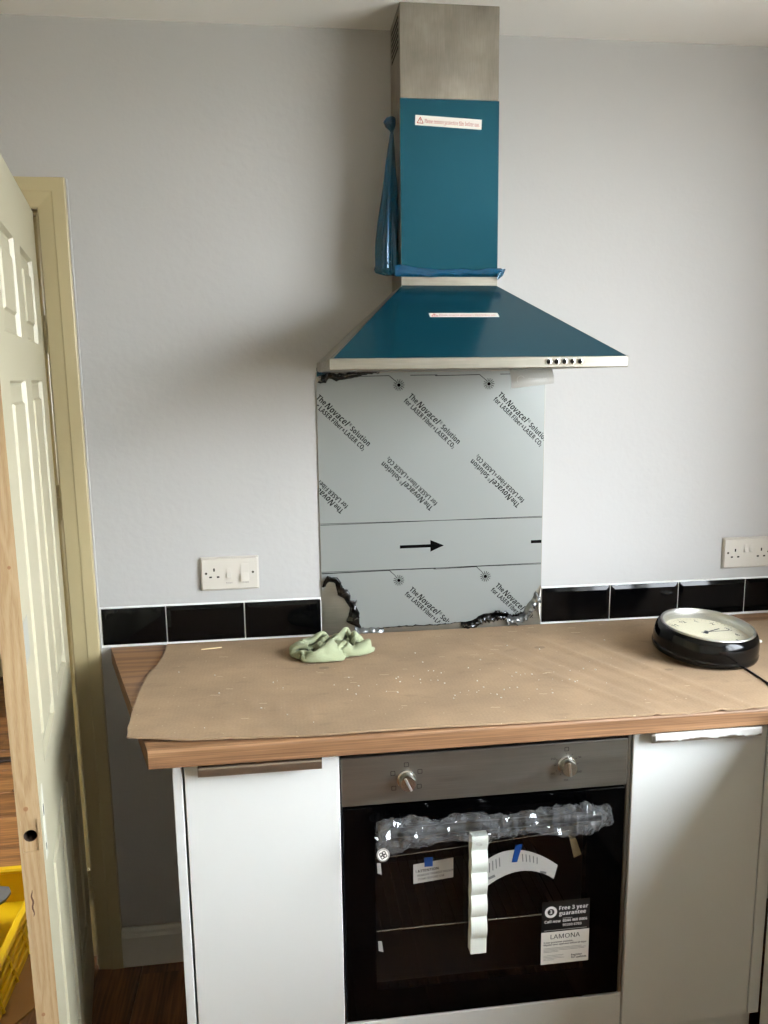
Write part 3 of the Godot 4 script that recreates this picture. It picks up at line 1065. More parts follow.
	part(mb, "side_trim", M.oven_steel, t)
	# wire shelf and side rails in the cavity
	mb = MB.new()
	var ry := 0.430
	mb.tube([Vector3(-0.225, ry, 0.53), Vector3(0.212, ry, 0.53)], 0.0022, 8)
	mb.tube([Vector3(-0.225, ry, 0.18), Vector3(0.212, ry, 0.18)], 0.0022, 8)
	for k in 19:
		var x := lerpf(-0.215, 0.202, k / 18.0)
		mb.tube([Vector3(x, ry + 0.003, 0.535), Vector3(x, ry + 0.003, 0.175)], 0.0012, 6)
	part(mb, "wire_shelf", M.chrome, t, "chrome wire shelf")
	mb = MB.new()
	mb.tube([Vector3(-0.228, 0.612, 0.549), Vector3(-0.05, 0.622, 0.549), Vector3(0.19, 0.638, 0.549)], 0.0014, 6)
	part(mb, "grill_wire", M.chrome, t, "thin bright wire across the cavity")
	for s in [[-0.2255, 0.605, -0.2155, 0.578], [-0.2255, 0.425, -0.2145, 0.398]]:
		mb = MB.new()
		mb.prism(P2([s[0], s[1], s[0] + 0.008, s[1] - 0.001, s[2], s[3], s[0] + 0.001, s[3] + 0.004]), 0.5540, 0.5546)
		part(mb, "corner_tab", M.sticker, t, "white corner tab inside the window")
	mb = MB.new()
	mb.prism(P2([0.186, 0.630, 0.202, 0.622, 0.216, 0.583, 0.199, 0.577]), 0.5540, 0.5546)
	part(mb, "corner_tab", M.beige_tape, t, "beige tape tab inside the window")
	# guarantee sticker
	var sz := z1 + 0.0004
	mb = MB.new()
	mb.box(0.1215, 0.2275, 0.4255, 0.4975, z1, sz, 0.0)
	var st := part(mb, "guarantee_sticker", mat(Color(0.035, 0.035, 0.035), 0.4), dr, "black and white guarantee sticker on the glass")
	mb = MB.new()
	mb.box(0.1215, 0.2275, 0.3490, 0.4255, z1, sz, 0.0)
	part(mb, "white_half", M.sticker, st)
	mb = MB.new()
	o = Vector3(0, 0, sz + 0.0002)
	var R := Vector3.RIGHT
	var U := Vector3.UP
	mb.flat(disc2(Vector2(0.1415, 0.4725), 0.0135, 0.0075, 28), o, R, U)
	mb.flat(xf2(text2d("3", 0.0085, true, false, false), Vector2(0.1415, 0.4725)), o, R, U)
	mb.flat(xf2(text2d("Free 3 year", 0.0088, true), Vector2(0.1595, 0.4800), 0, 0.98), o, R, U)
	mb.flat(xf2(text2d("guarantee", 0.0088, true), Vector2(0.1595, 0.4675), 0, 0.98), o, R, U)
	mb.flat(xf2(text2d("Call now", 0.0062, true), Vector2(0.1280, 0.4500)), o, R, U)
	mb.flat(xf2(text2d("0344 460 0006", 0.0062, true), Vector2(0.1680, 0.4500), 0, 0.95), o, R, U)
	mb.flat(xf2(text2d("90200 6703", 0.0058, true), Vector2(0.1680, 0.4395)), o, R, U)
	mb.flat(rect2(0.168, 0.4555, 0.190, 0.4562), o, R, U)
	mb.flat(rect2(0.127, 0.4290, 0.222, 0.4297), o, R, U)
	part(mb, "white_lettering", M.white_ink, st)
	mb = MB.new()
	mb.flat(xf2(text2d("LAMONA", 0.0105, false), Vector2(0.1420, 0.4135), 0, 1.12), o, R, U)
	mb.flat(xf2(text2d("2 year guarantee available.", 0.0036, true), Vector2(0.1270, 0.4005)), o, R, U)
	mb.flat(xf2(text2d("Register your appliance within 60 days!", 0.0036, true), Vector2(0.1270, 0.3950)), o, R, U)
	mb.flat(xf2(text2d("Register", 0.0044, true), Vector2(0.1890, 0.3660)), o, R, U)
	mb.flat(xf2(text2d("for updates", 0.0044, true), Vector2(0.1890, 0.3600)), o, R, U)
	for k in 4: mb.flat(rect2(0.127, 0.3865 - k * 0.0030, [0.212, 0.222, 0.218, 0.160][k], 0.3871 - k * 0.0030), o, R, U)
	for k in 4: mb.flat(rect2(0.127, 0.3690 - k * 0.0034, [0.172, 0.168, 0.174, 0.150][k], 0.3695 - k * 0.0034), o, R, U)
	part(mb, "dark_lettering", M.black_ink, st)

	# papers taped inside the window
	var c := thing("attention_card", "white ATTENTION card taped behind the left of the oven window", "card", Vector3(-0.106, 0.55, 0.553))
	mb = MB.new()
	mb.prism(P2([-0.1490, 0.5935, -0.0640, 0.6015, -0.0640, 0.5565, -0.1490, 0.5490]), 0.5528, 0.5532)
	part(mb, "card", M.sticker, c)
	mb = MB.new()
	o = Vector3(0, 0, 0.5534)
	mb.flat(xf2(text2d("⚠ATTENTION".replace("⚠", "! "), 0.0058, true), Vector2(-0.1440, 0.5765), 0.088), o, R, U)
	mb.flat(xf2(text2d("REMOVE TRANSIT PACKING", 0.0048, false), Vector2(-0.1400, 0.5670), 0.088), o, R, U)
	mb.flat(xf2(text2d("ITEMS BEFORE USE", 0.0048, false), Vector2(-0.1395, 0.5585), 0.088), o, R, U)
	part(mb, "lettering", M.black_ink, c)
	mb = MB.new()
	mb.box(-0.1255, -0.1080, 0.5865, 0.6075, 0.5535, 0.5540, 0.0)
	part(mb, "blue_tape", M.blue_tape, c)
	c = thing("instruction_leaflet", "arched white instruction leaflet hung by blue tape behind the right oven window", "leaflet", Vector3(0.08, 0.53, 0.553))
	mb = MB.new()
	var poly := PackedVector2Array()
	for k in 15: poly.append(_arc3(Vector2(0.0055, 0.5870), Vector2(0.078, 0.6055), Vector2(0.1640, 0.5620), k / 14.0))
	for k in 15: poly.append(_arc3(Vector2(0.1560, 0.5300), Vector2(0.083, 0.5560), Vector2(0.0050, 0.5250), k / 14.0))
	mb.prism(poly, 0.5528, 0.5532)
	part(mb, "paper", M.sticker, c)
	mb = MB.new()
	for k in 9:
		var tt := 0.06 + k * 0.05 + (0.28 if k > 3 else 0.0)
		var a := _arc3(Vector2(0.0055, 0.5870), Vector2(0.078, 0.6055), Vector2(0.1640, 0.5620), tt)
		var b := _arc3(Vector2(0.0050, 0.5250), Vector2(0.083, 0.5560), Vector2(0.1560, 0.5300), tt)
		mb.flat(line2(a.lerp(b, 0.18), a.lerp(b, 0.55), 0.0022), o, R, U)
	mb.flat(line2(Vector2(0.012, 0.545), Vector2(0.026, 0.551), 0.006), o, R, U)
	mb.flat(line2(Vector2(0.125, 0.550), Vector2(0.139, 0.546), 0.005), o, R, U)
	tag(part(mb, "print", mat(Color(0.55, 0.56, 0.55), 0.6), c), "", "", "", "stuff")
	mb = MB.new()
	mb.prism(P2([0.0620, 0.5785, 0.0740, 0.5785, 0.0850, 0.6185, 0.0700, 0.6185]), 0.5535, 0.5540)
	part(mb, "blue_tape", M.blue_tape, c)

	# crinkled clear bag round the handle
	c = thing("plastic_wrapping", "crinkled clear plastic bag wrapped round the oven handle", "plastic wrap", Vector3(0.01, 0.70, 0.622))
	mb = MB.new()
	var n1 := noise(51, 9.0, 3)
	var n2 := noise(52, 26.0, 2)
	var rows := []
	for i in 64:
		var s := i / 63.0
		var x := lerpf(-0.232, 0.246, s)
		var ring := []
		var base := 0.028 + 0.006 * sin(s * 17.0) + 0.005 * n1.get_noise_1d(s * 4.0)
		if absf(s - 0.52) < 0.05: base *= 0.80
		for k in 18:
			var a := TAU * k / 18 + 0.35 * sin(i * 0.35)
			var r := base * (1.0 + 0.34 * n1.get_noise_3d(x * 1.2 + 3, cos(a) * 0.05, sin(a) * 0.05) + 0.24 * n2.get_noise_3d(x, cos(a) * 0.03, sin(a) * 0.03))
			# oblique pinched pleats where the bag is twisted
			r *= 1.0 - 0.16 * pow(absf(sin(a * 1.5 + s * 19.0)), 3.0) - 0.13 * pow(absf(sin(a - s * 26.0)), 5.0)
			ring.append(Vector3(x + 0.004 * n1.get_noise_2d(a * 0.3, x), 0.7105 - 0.002 + sin(a) * r * 1.05, 0.6225 + cos(a) * minf(r, 0.036)))
		rows.append(ring)
	mb.grid(rows, true, false, true)
	part(mb, "film", M.clear_plastic, c)
	mb = MB.new()
	mb.t = Transform3D(Basis(Vector3(1, 0, 0), PI / 2 - 0.2), Vector3(-0.2235, 0.6835, 0.648))
	mb.lathe([Vector2(0.0125, -0.0004), Vector2(0.0125, 0.0), Vector2(0.0, 0.0)], 28)
	var bd := part(mb, "round_label", M.sticker, c, "small round label with a dark square symbol")
	mb = MB.new()
	mb.t = Transform3D(Basis(Vector3(1, 0, 0), -0.2), Vector3(-0.2235, 0.6835, 0.6484))
	mb.flat(disc2(Vector2.ZERO, 0.0118, 0.0106, 28), Vector3.ZERO, R, U)
	for e in [Vector2(-0.0032, -0.0032), Vector2(0.0032, -0.0032), Vector2(0.0032, 0.0032), Vector2(-0.0032, 0.0032)]:
		for q in 4:
			var cn := [Vector2(-1, -1), Vector2(1, -1), Vector2(1, 1), Vector2(-1, 1)]
			mb.flat(xf2(line2(e + cn[q] * 0.0026, e + cn[(q + 1) % 4] * 0.0026, 0.0016), Vector2.ZERO, 0.45), Vector3.ZERO, R, U)
	part(mb, "symbol", M.black_ink, bd)

	# wavy foam strip hanging down from the handle
	c = thing("foam_strip", "wavy white foam packing strip hanging from the oven handle", "packing foam", Vector3(-0.025, 0.415, 0.6))
	mb = MB.new()
	var front := PackedVector2Array()
	var back := PackedVector2Array()
	for k in 61:
		var y := lerpf(0.4170, 0.6860, k / 60.0)
		var ph := (y - 0.452) / 0.050
		var bulge := 0.007 * absf(sin(ph * PI)) if y > 0.452 else 0.0
		front.append(Vector2(0.611 + bulge, y))
		back.append(Vector2(0.588 + bulge * 0.6, y))
	back.reverse()
	front.append_array(back)
	mb.prism(front, -0.0400, -0.0065, "zy")
	part(mb, "foam", M.foam, c)

func _arc3(a: Vector2, m: Vector2, b: Vector2, t: float) -> Vector2:
	var c := m * 2.0 - (a + b) * 0.5
	return a * (1 - t) * (1 - t) + c * 2 * t * (1 - t) + b * t * t

# ------------------------------------------------------------------ cooker hood
func build_hood() -> void:
	var t := thing("cooker_hood", "steel chimney cooker hood with blue green protective film", "cooker hood", Vector3(0.01, 1.61, 0.2))
	var x0 := -0.296
	var x1 := 0.308
	var zf := 0.489
	var yb := 1.610
	var yt := 1.6325
	var tx0 := -0.103
	var tx1 := 0.127
	var tz := 0.152
	var ty := 1.804
	var mb := MB.new()
	mb.box(x0, x1, yb, yt, 0.001, zf, 0.0015)
	part(mb, "rim", M.steel, t, "brushed steel rim")
	mb = MB.new()
	var b := [Vector3(x0 + 0.002, yt, 0.001), Vector3(x1 - 0.002, yt, 0.001), Vector3(x1 - 0.002, yt, zf - 0.004), Vector3(x0 + 0.002, yt, zf - 0.004)]
	var u := [Vector3(tx0, ty, 0.001), Vector3(tx1, ty, 0.001), Vector3(tx1, ty, tz), Vector3(tx0, ty, tz)]
	mb.quad(b[2], b[3], u[3], u[2], Vector3(0, 1, 1))
	mb.quad(b[3], b[0], u[0], u[3], Vector3(-1, 1, 0))
	mb.quad(b[1], b[2], u[2], u[1], Vector3(1, 1, 0))
	mb.quad(b[0], b[1], u[1], u[0], Vector3(0, 0, -1))
	mb.quad(u[0], u[1], u[2], u[3], Vector3(0, 1, 0))
	mb.quad(b[0], b[1], b[2], b[3], Vector3(0, -1, 0))
	part(mb, "canopy", M.steel, t, "sloping steel canopy")
	# film on the front slope
	var sn: Vector3 = (b[3] - b[2]).cross(u[2] - b[2]).normalized()
	if sn.y < 0: sn = -sn
	mb = MB.new()
	var fb := []
	for p in [b[3].lerp(b[2], 0.012), b[2].lerp(b[3], 0.004), u[2].lerp(u[3], 0.01), u[3].lerp(u[2], 0.01)]: fb.append(p + sn * 0.0008)
	mb.quad(fb[0], fb[1], fb[2], fb[3], sn)
	for k in 4: mb.quad(fb[k], fb[(k + 1) % 4], fb[(k + 1) % 4] - sn * 0.0007, fb[k] - sn * 0.0007, fb[k] + fb[(k + 1) % 4] - fb[(k + 2) % 4] - fb[(k + 3) % 4])
	var cf := part(mb, "canopy_film", M.teal_film, t, "blue green protective film on the slope")
	# small film end hanging out at the left rear corner
	mb = MB.new()
	mb.prism(P2([-0.2975, 1.622, -0.2975, 1.598, -0.270, 1.602, -0.262, 1.6085, -0.292, 1.6085]), 0.003, 0.0035)
	part(mb, "film_end", M.blue_film, t, "loose end of film at the corner")
	# push buttons
	for k in 5:
		mb = MB.new()
		mb.t = Transform3D(Basis(Vector3(1, 0, 0), PI / 2), Vector3(0.1405 + k * 0.0163, 1.6222, zf))
		mb.lathe([Vector2(0.0062, 0.0), Vector2(0.0062, 0.0012), Vector2(0.0048, 0.0015)], 20)
		var bt := part(mb, "button", M.chrome, t)
		mb = MB.new()
		mb.t = Transform3D(Basis(Vector3(1, 0, 0), PI / 2), Vector3(0.1405 + k * 0.0163, 1.6222, zf))
		mb.lathe([Vector2(0.0048, 0.0005), Vector2(0.0046, 0.0034), Vector2(0.0, 0.0038)], 20)
		part(mb, "button_cap", M.black_plastic, bt)
	# chimney
	mb = MB.new()
	mb.box(tx0, tx1, ty, 2.2118, 0.001, tz, 0.0012)
	part(mb, "lower_chimney", M.steel, t, "lower chimney sleeve")
	mb = MB.new()
	mb.box(tx0 + 0.0015, tx1 - 0.0015, 2.2118, CEIL, 0.001, tz - 0.0015, 0.001)
	var uc := part(mb, "upper_chimney", M.duct_steel, t, "bare smudged steel upper chimney")
	for k in 6:
		mb = MB.new()
		var y := 2.326 + k * 0.0125
		mb.cbox(Vector3(tx0 + 0.0013, y, 0.078), Vector3(0.0012, 0.0062, 0.100), 0.0003)
		part(mb, "vent_slot", M.dark_gap, uc)
	mb = MB.new()
	mb.box(tx0 + 0.0006, tx1 - 0.0006, 1.8245, 2.2112, tz, tz + 0.0008, 0.0002)
	var chf := part(mb, "chimney_film", M.teal_film, t, "blue green protective film on the chimney")
	# warning stickers
	var R := Vector3(1, 0, 0)
	var ang := -0.020
	for k in 2:
		var o: Vector3
		var ux: Vector3
		var uy: Vector3
		var nrm: Vector3
		var par: Node3D
		var L := 0.1535
		var Hh := 0.0215
		if k == 0:
			o = Vector3(-0.0683, 2.1555, tz + 0.0010)
			ux = Vector3(cos(-0.042), sin(-0.042), 0)
			uy = Vector3(-sin(-0.042), cos(-0.042), 0)
			nrm = Vector3(0, 0, 1)
			par = chf
		else:
			var up: Vector3 = ((u[3] + u[2]) - (b[3] + b[2])).normalized()
			var s := 0.515
			var mid: Vector3 = ((b[3] + b[2]) * 0.5).lerp((u[3] + u[2]) * 0.5, s)
			o = mid + sn * 0.0010 + Vector3(-0.0655 - mid.x, 0, 0)
			ux = Vector3(1, 0, 0)
			uy = up
			nrm = sn
			par = cf
		mb = MB.new()
		var q := [o, o + ux * L, o + ux * L + uy * Hh, o + uy * Hh]
		mb.quad(q[0], q[1], q[2], q[3], nrm)
		for e in 4: mb.quad(q[e], q[(e + 1) % 4], q[(e + 1) % 4] - nrm * 0.0002, q[e] - nrm * 0.0002, q[e] + q[(e + 1) % 4] - q[(e + 2) % 4] - q[(e + 3) % 4])
		var sk := part(mb, "warning_sticker", M.sticker, par, "white warning sticker with red lettering")
		mb = MB.new()
		var oo := o + nrm * 0.0002
		var A := Vector2(0.0045, 0.0048)
		var B := Vector2(0.0185, 0.0048)
		var C := Vector2(0.0115, 0.0172)
		mb.flat(line2(A, B, 0.0016), oo, ux, uy)
		mb.flat(line2(B, C, 0.0016), oo, ux, uy)
		mb.flat(line2(C, A, 0.0016), oo, ux, uy)
		mb.flat(rect2(0.0108, 0.0092, 0.0122, 0.0138), oo, ux, uy)
		mb.flat(rect2(0.0108, 0.0067, 0.0122, 0.0080), oo, ux, uy)
		var tx := text2d("Please remove protective film before use.", 0.0082, false, true)
		var wd := 0.0
		for p in tx: wd = maxf(wd, p.x)
		mb.flat(xf2(tx, Vector2(0.0215, 0.0098), 0, 0.127 / wd), oo, ux, uy)
		part(mb, "lettering", M.red_ink, sk)
	# peeled blue film: a knot, a twisted hanging tail and a slack roll across the foot of the chimney
	mb = MB.new()
	var nf := noise(71, 6.0, 3)
	var prof := [[2.186, 0.004, -0.1135], [2.182, 0.0120, -0.117], [2.174, 0.0155, -0.1195], [2.164, 0.0125, -0.1180], [2.156, 0.0050, -0.115], [2.152, 0.0034, -0.1145], [2.146, 0.0048, -0.1148], [2.12, 0.0085, -0.1165], [2.08, 0.0125, -0.1185], [2.02, 0.0175, -0.1210], [1.96, 0.0215, -0.1235], [1.91, 0.0245, -0.1255], [1.875, 0.0255, -0.1265], [1.855, 0.0255, -0.1268], [1.846, 0.0285, -0.1275], [1.838, 0.0260, -0.1265], [1.834, 0.0170, -0.1220]]
	var rows := []
	for i in prof.size():
		var pr = prof[i]
		var ring := []
		for k in 36:
			var a := TAU * k / 36
			var fold: float = 1.0 + (0.22 * sin(a * 5.0 + pr[0] * 9.0) + 0.12 * sin(a * 9.0 - pr[0] * 14.0)) * smoothstep(2.16, 1.95, pr[0])
			var r: float = pr[1] * fold
			ring.append(Vector3(minf(pr[2] + cos(a) * r * 0.94, tx0 - 0.001 if pr[0] > 1.86 else 9.9), pr[0], 0.105 + sin(a) * r * 1.1))
		rows.append(ring)
	mb.grid(rows, true, true, false)
	var pf := part(mb, "hanging_film", M.blue_film, t, "twisted blue film tail with a knot")
	mb = MB.new()
	rows = []
	for i in 40:
		var s := i / 39.0
		var x := lerpf(-0.118, 0.134, s)
		var wob := 0.0025 * sin(s * 14.0) + 0.0015 * sin(s * 31.0)
		var hh := lerpf(0.0125, 0.0072, smoothstep(0.0, 0.5, s)) + 0.0012 * sin(s * 23.0)
		var ring := []
		for k in 14:
			var a := TAU * k / 14
			ring.append(Vector3(x, 1.8375 - 0.004 * sin(s * PI) + wob * 0.4 + sin(a) * hh, tz + 0.0062 + cos(a) * 0.0045 * (1.0 + 0.3 * sin(a * 3.0 + s * 20.0))))
		rows.append(ring)
	mb.grid(rows, true, true, true)
	part(mb, "film_roll", M.blue_film, pf, "slack roll of film across the chimney foot")
	mb = MB.new()
	rows = []
	for i in 8:
		var row := []
		for k in 6:
			var s := i / 7.0
			var w := k / 5.0
			row.append(Vector3(0.124 + 0.021 * s * (1.0 - 0.25 * w), 1.842 - 0.026 * w * (1.0 - 0.45 * s), tz + 0.006 + 0.004 * sin(s * 3.0 + w * 2.0)))
		rows.append(row)
	mb.sheet(rows, Vector3(0, 0, 0.0004))
	part(mb, "film_flap", M.blue_film, pf, "loose flap at the end of the roll")
	# translucent plastic tongue hanging out under the rim
	mb = MB.new()
	rows = []
	for i in 9:
		var row := []
		for k in 14:
			var s := k / 13.0
			var w := i / 8.0
			row.append(Vector3(0.1155 + 0.099 * s + 0.002 * w, 1.6105 - w * (0.0435 - 0.010 * s), 0.300 + 0.014 * sin(w * 2.2) + 0.004 * sin(s * 5.0)))
		rows.append(row)
	mb.sheet(rows, Vector3(0, 0, 0.0006), true)
	var tp := part(mb, "plastic_tongue", M.milky_plastic, t, "white translucent plastic tongue under the rim")
	mb = MB.new()
	mb.flat(disc2(Vector2(0.1375, 1.5860), 0.0095, 0.0075, 24), Vector3(0, 0, 0.3165), Vector3.RIGHT, Vector3.UP)
	mb.flat(rect2(0.154, 1.588, 0.196, 1.5892), Vector3(0, 0, 0.3170), Vector3.RIGHT, Vector3.UP)
	part(mb, "printed_ring", mat(Color(0.70, 0.70, 0.69), 0.5), tp)

# ------------------------------------------------------------------ steel splashback with printed film
func build_splashback() -> void:
	var t := thing("steel_splashback", "steel splashback panel in printed grey film between the hood and worktop", "splashback", Vector3(0, 0.917, 0.002))
	var mb := MB.new()
	mb.box(-0.3005, 0.3005, 0.9155, 1.6090, 0.0002, 0.0030, 0.0003)
	part(mb, "steel_sheet", M.steel, t, "bare steel sheet seen where the film is torn")
	# the film's outline; torn runs get small random teeth
	var rg := RandomNumberGenerator.new()
	rg.seed = 33
	var tl := [Vector2(-0.2990, 1.0450), Vector2(-0.2960, 1.0400), Vector2(-0.2804, 1.0638), Vector2(-0.2648, 1.0608), Vector2(-0.2566, 1.0281), Vector2(-0.2411, 1.0180), Vector2(-0.2236, 0.9892), Vector2(-0.2356, 0.9524), Vector2(-0.2065, 0.9344), Vector2(-0.1288, 0.9302), Vector2(-0.0781, 0.9322), Vector2(-0.0365, 0.9309), Vector2(0.0388, 0.9304), Vector2(0.1046, 0.9388), Vector2(0.1249, 0.9480), Vector2(0.1452, 0.9573), Vector2(0.1860, 0.9578), Vector2(0.2170, 0.9432), Vector2(0.2478, 0.9520), Vector2(0.2679, 0.9820), Vector2(0.2928, 1.0247), Vector2(0.2990, 1.0300)]
	var tt := [Vector2(-0.1295, 1.6066), Vector2(-0.1512, 1.6047), Vector2(-0.1946, 1.5967), Vector2(-0.2486, 1.5856), Vector2(-0.2677, 1.5934), Vector2(-0.2744, 1.5808), Vector2(-0.2957, 1.5832), Vector2(-0.2990, 1.5850)]
	var poly := PackedVector2Array()
	var torn := func(run: Array) -> Array:
		var o := []
		for i in run.size() - 1:
			var a: Vector2 = run[i]
			var b: Vector2 = run[i + 1]
			var k := maxi(1, int(a.distance_to(b) / 0.007))
			for j in k:
				var p: Vector2 = a.lerp(b, j / float(k))
				if i > 0 or j > 0: p += (b - a).normalized().orthogonal() * rg.randf_range(-0.0018, 0.0018)
				o.append(p)
		o.append(run[-1])
		return o
	var lower: Array = torn.call(tl)
	var upper: Array = torn.call(tt)
	for p in lower: poly.append(p)
	poly.append(Vector2(0.2990, 1.6075))
	for p in upper: poly.append(p)
	mb = MB.new()
	mb.prism(poly, 0.0030, 0.0034)
	var f := part(mb, "protective_film", M.print_film, t, "pale grey printed protective film with torn lower corners")
	# print
	mb = MB.new()
	var o3 := Vector3(0, 0, 0.0036)
	var R := Vector3.RIGHT
	var U := Vector3.UP
	var area := Rect2(-0.2985, 0.936, 0.597, 0.670)
	var ang := -0.766
	var l1a := text2d("The", 0.0135, true)
	var l1b := text2d("Novacel", 0.0160, true)
	var l1c := text2d("Solution", 0.0135, true)
	var l1r := text2d("®", 0.0080, false)
	var l2a := text2d("for LASER", 0.0122, true)
	var l2b := text2d("Fiber", 0.0122, true)
	var l2c := text2d("&", 0.0070, true)
	var l2d := text2d("LASER CO", 0.0122, true)
	var l2e := text2d("2", 0.0070, true)
	var words := func(at: Vector2, a: float) -> PackedVector2Array:
		# at: the start of the first line, on its middle height
		var out := PackedVector2Array()
		var d := Vector2.from_angle(a)
		var dn := d.orthogonal()
		if dn.dot(Vector2(0, -1).rotated(a)) < 0: dn = -dn
		var lay := func(start: Vector2, total: float, items: Array) -> void:
			# items: [triangles, gap after, shift across]; the whole line is fitted to its measured length
			var sum := 0.0
			for q in items: sum += _wide(q[0]) + q[1]
			var k: float = total / sum
			var x := 0.0
			for q in items:
				out.append_array(xf2(q[0], start + d * x + dn * q[2], a, k))
				x += (_wide(q[0]) + q[1]) * k
		lay.call(at, 0.1805, [[l1a, 0.005, 0.0], [_shear(l1b, 0.22), 0.0012, 0.0], [l1r, 0.004, -0.004], [l1c, 0.0, 0.0]])
		lay.call(at + dn * 0.0178 - d * 0.0010, 0.1800, [[l2a, 0.0045, 0.0], [l2b, 0.0035, 0.0], [l2c, 0.0035, 0.0], [l2d, 0.001, 0.0], [l2e, 0.0, 0.004]])
		return out
	var burst := func(c: Vector2) -> PackedVector2Array:
		var out := disc2(c, 0.0048)
		for k in 14:
			var v := Vector2.from_angle(TAU * k / 14)
			out.append_array(line2(c + v * 0.0062, c + v * 0.0148, 0.0017))
		return out
	var period := 0.2366
	for k in [-1, 0, 1]:
		var dx: float = k * period
		mb.flat(clip2(words.call(Vector2(-0.0600 + dx, 1.5490), ang), area), o3, R, U)
		mb.flat(clip2(words.call(Vector2(-0.0040 + dx, 1.2500), ang + PI), area), o3, R, U)
		if k >= 0: mb.flat(clip2(words.call(Vector2(-0.0613 + dx, 1.0360), ang), Rect2(-0.2985, 0.937, 0.577, 0.67)), o3, R, U)
		if k >= 0:
			mb.flat(burst.call(Vector2(-0.0883 + dx, 1.5745)), o3, R, U)
			mb.flat(burst.call(Vector2(-0.0930 + dx, 1.0600)), o3, R, U)
			# a beam line running in from the left and down to the burst
			for yy in [[1.5985, 1.5860, -0.0883], [1.0880, 1.0735, -0.0930]]:
				var bx: float = yy[2] + dx
				var y0: float = yy[0]
				mb.flat(clip2(line2(Vector2(bx - 0.204 if k == 0 else bx - 0.142, y0 - 0.0015), Vector2(bx - 0.024, y0), 0.0016), area), o3, R, U)
				mb.flat(line2(Vector2(bx - 0.025, y0), Vector2(bx - 0.009, yy[1] - 0.001), 0.0015), o3, R, U)
				mb.flat(clip2(line2(Vector2(bx + 0.030, y0 + 0.0005), Vector2(bx + 0.10, y0 + 0.0005), 0.0016), area), o3, R, U)
	for yy in [1.2165, 1.0875]:
		mb.flat(clip2(line2(Vector2(-0.31, yy), Vector2(0.31, yy + 0.0035), 0.0013), area), o3, R, U)
		mb.flat(clip2(line2(Vector2(-0.31, yy + 0.0035), Vector2(0.31, yy + 0.0005), 0.0013), area), o3, R, U)
	for x in [-0.0895, 0.2690]:
		mb.flat(clip2(rect2(x, 1.1465, x + 0.086, 1.1550), area), o3, R, U)
		mb.flat(clip2(PackedVector2Array([Vector2(x + 0.082, 1.1345), Vector2(x + 0.119, 1.1505), Vector2(x + 0.082, 1.1665)]), area), o3, R, U)
	part(mb, "printed_lettering", M.black_ink, f, "black film maker's lettering, starbursts and arrows")
	# curled and crumpled torn edges
	var curl := func(run: Array, width: float, out_n: float, seed_: int, lift: float, side: float) -> MB:
		var q := MB.new()
		var r := RandomNumberGenerator.new()
		r.seed = seed_
		var rows := []
		for i in run.size():
			var d: Vector2 = (run[mini(i + 1, run.size() - 1)] - run[maxi(i - 1, 0)]).normalized().orthogonal() * side
			var row := []
			var tap := smoothstep(0.0, 0.12, i / float(run.size() - 1)) * smoothstep(1.0, 0.88, i / float(run.size() - 1))
			for k in 7:
				var s := k / 6.0
				var p: Vector2 = run[i] + d * (s * width * (0.35 + 0.65 * tap) * (0.6 + r.randf() * 0.8)) + Vector2(0, -0.004 * s)
				p.x = clampf(p.x, -0.2995, 0.2995)
				p.y = clampf(p.y, 0.9165, 1.6085)
				row.append(Vector3(p.x, p.y, 0.0036 + lift * sin(s * 2.6) * (0.5 + r.randf() * 0.7) * (0.3 + 0.7 * tap) + out_n * s))
			rows.append(row)
		q.sheet(rows, Vector3(0, 0, 0.0003))
		return q
	var seg := func(run: Array, a: float, b: float) -> Array:
		var o := []
		var n := 34
		for i in n:
			var s := lerpf(a, b, i / float(n - 1)) * (run.size() - 1)
			var j := mini(int(s), run.size() - 2)
			o.append(run[j].lerp(run[j + 1], s - j))
		return o
	part(curl.call(seg.call(lower, 0.03, 0.27), 0.023, 0.004, 3, 0.010, -1.0), "torn_edge", M.film_back, f, "black curled underside of torn film")
	part(curl.call(seg.call(lower, 0.25, 0.36), 0.013, 0.002, 4, 0.008, 1.0), "torn_edge", M.film_silver, f, "silvery crumpled torn film")
	part(curl.call(seg.call(lower, 0.34, 0.66), 0.006, 0.001, 5, 0.004, -1.0), "torn_edge", M.film_back, f, "black curled underside of torn film")
	part(curl.call(seg.call(lower, 0.64, 0.82), 0.016, 0.004, 6, 0.012, 1.0), "torn_edge", M.film_back, f, "black curled underside of torn film")
	part(curl.call(seg.call(lower, 0.80, 0.97), 0.020, 0.003, 7, 0.012, 1.0), "torn_edge", M.film_silver, f, "silvery crumpled torn film")
	part(curl.call(seg.call(lower, 0.76, 0.88), 0.011, 0.006, 17, 0.014, -1.0), "torn_edge", M.film_back, f, "black curled underside of torn film")
	part(curl.call(seg.call(upper, 0.05, 0.97), 0.019, 0.003, 8, 0.010, 1.0), "torn_edge", M.film_back, f, "black curled underside of torn film")
	# pale strip of peeled film standing at the right-hand lower corner
	mb = MB.new()
	var rows := []
	for i in 12:
		var s := i / 11.0
		var row := []
		for k in 5: row.append(Vector3(0.3000 - 0.0095 * sin(s * PI) + 0.0085 * sin(s * PI) * k / 4.0, 0.930 + 0.094 * s, 0.006 + 0.010 * sin(s * PI) * (1.0 - k / 4.0)))
		rows.append(row)
	mb.sheet(rows, Vector3(0, 0, 0.0004))
	part(mb, "peeled_strip", mat(Color(0.85, 0.83, 0.78), 0.5), f, "pale curled strip at the lower corner")

func _wide(t: PackedVector2Array) -> float:
	var w := 0.0
	for p in t: w = maxf(w, p.x)
	return w

func _shear(t: PackedVector2Array, k: float) -> PackedVector2Array:
	var o := PackedVector2Array()
	for p in t: o.append(Vector2(p.x + p.y * k, p.y))
	return o

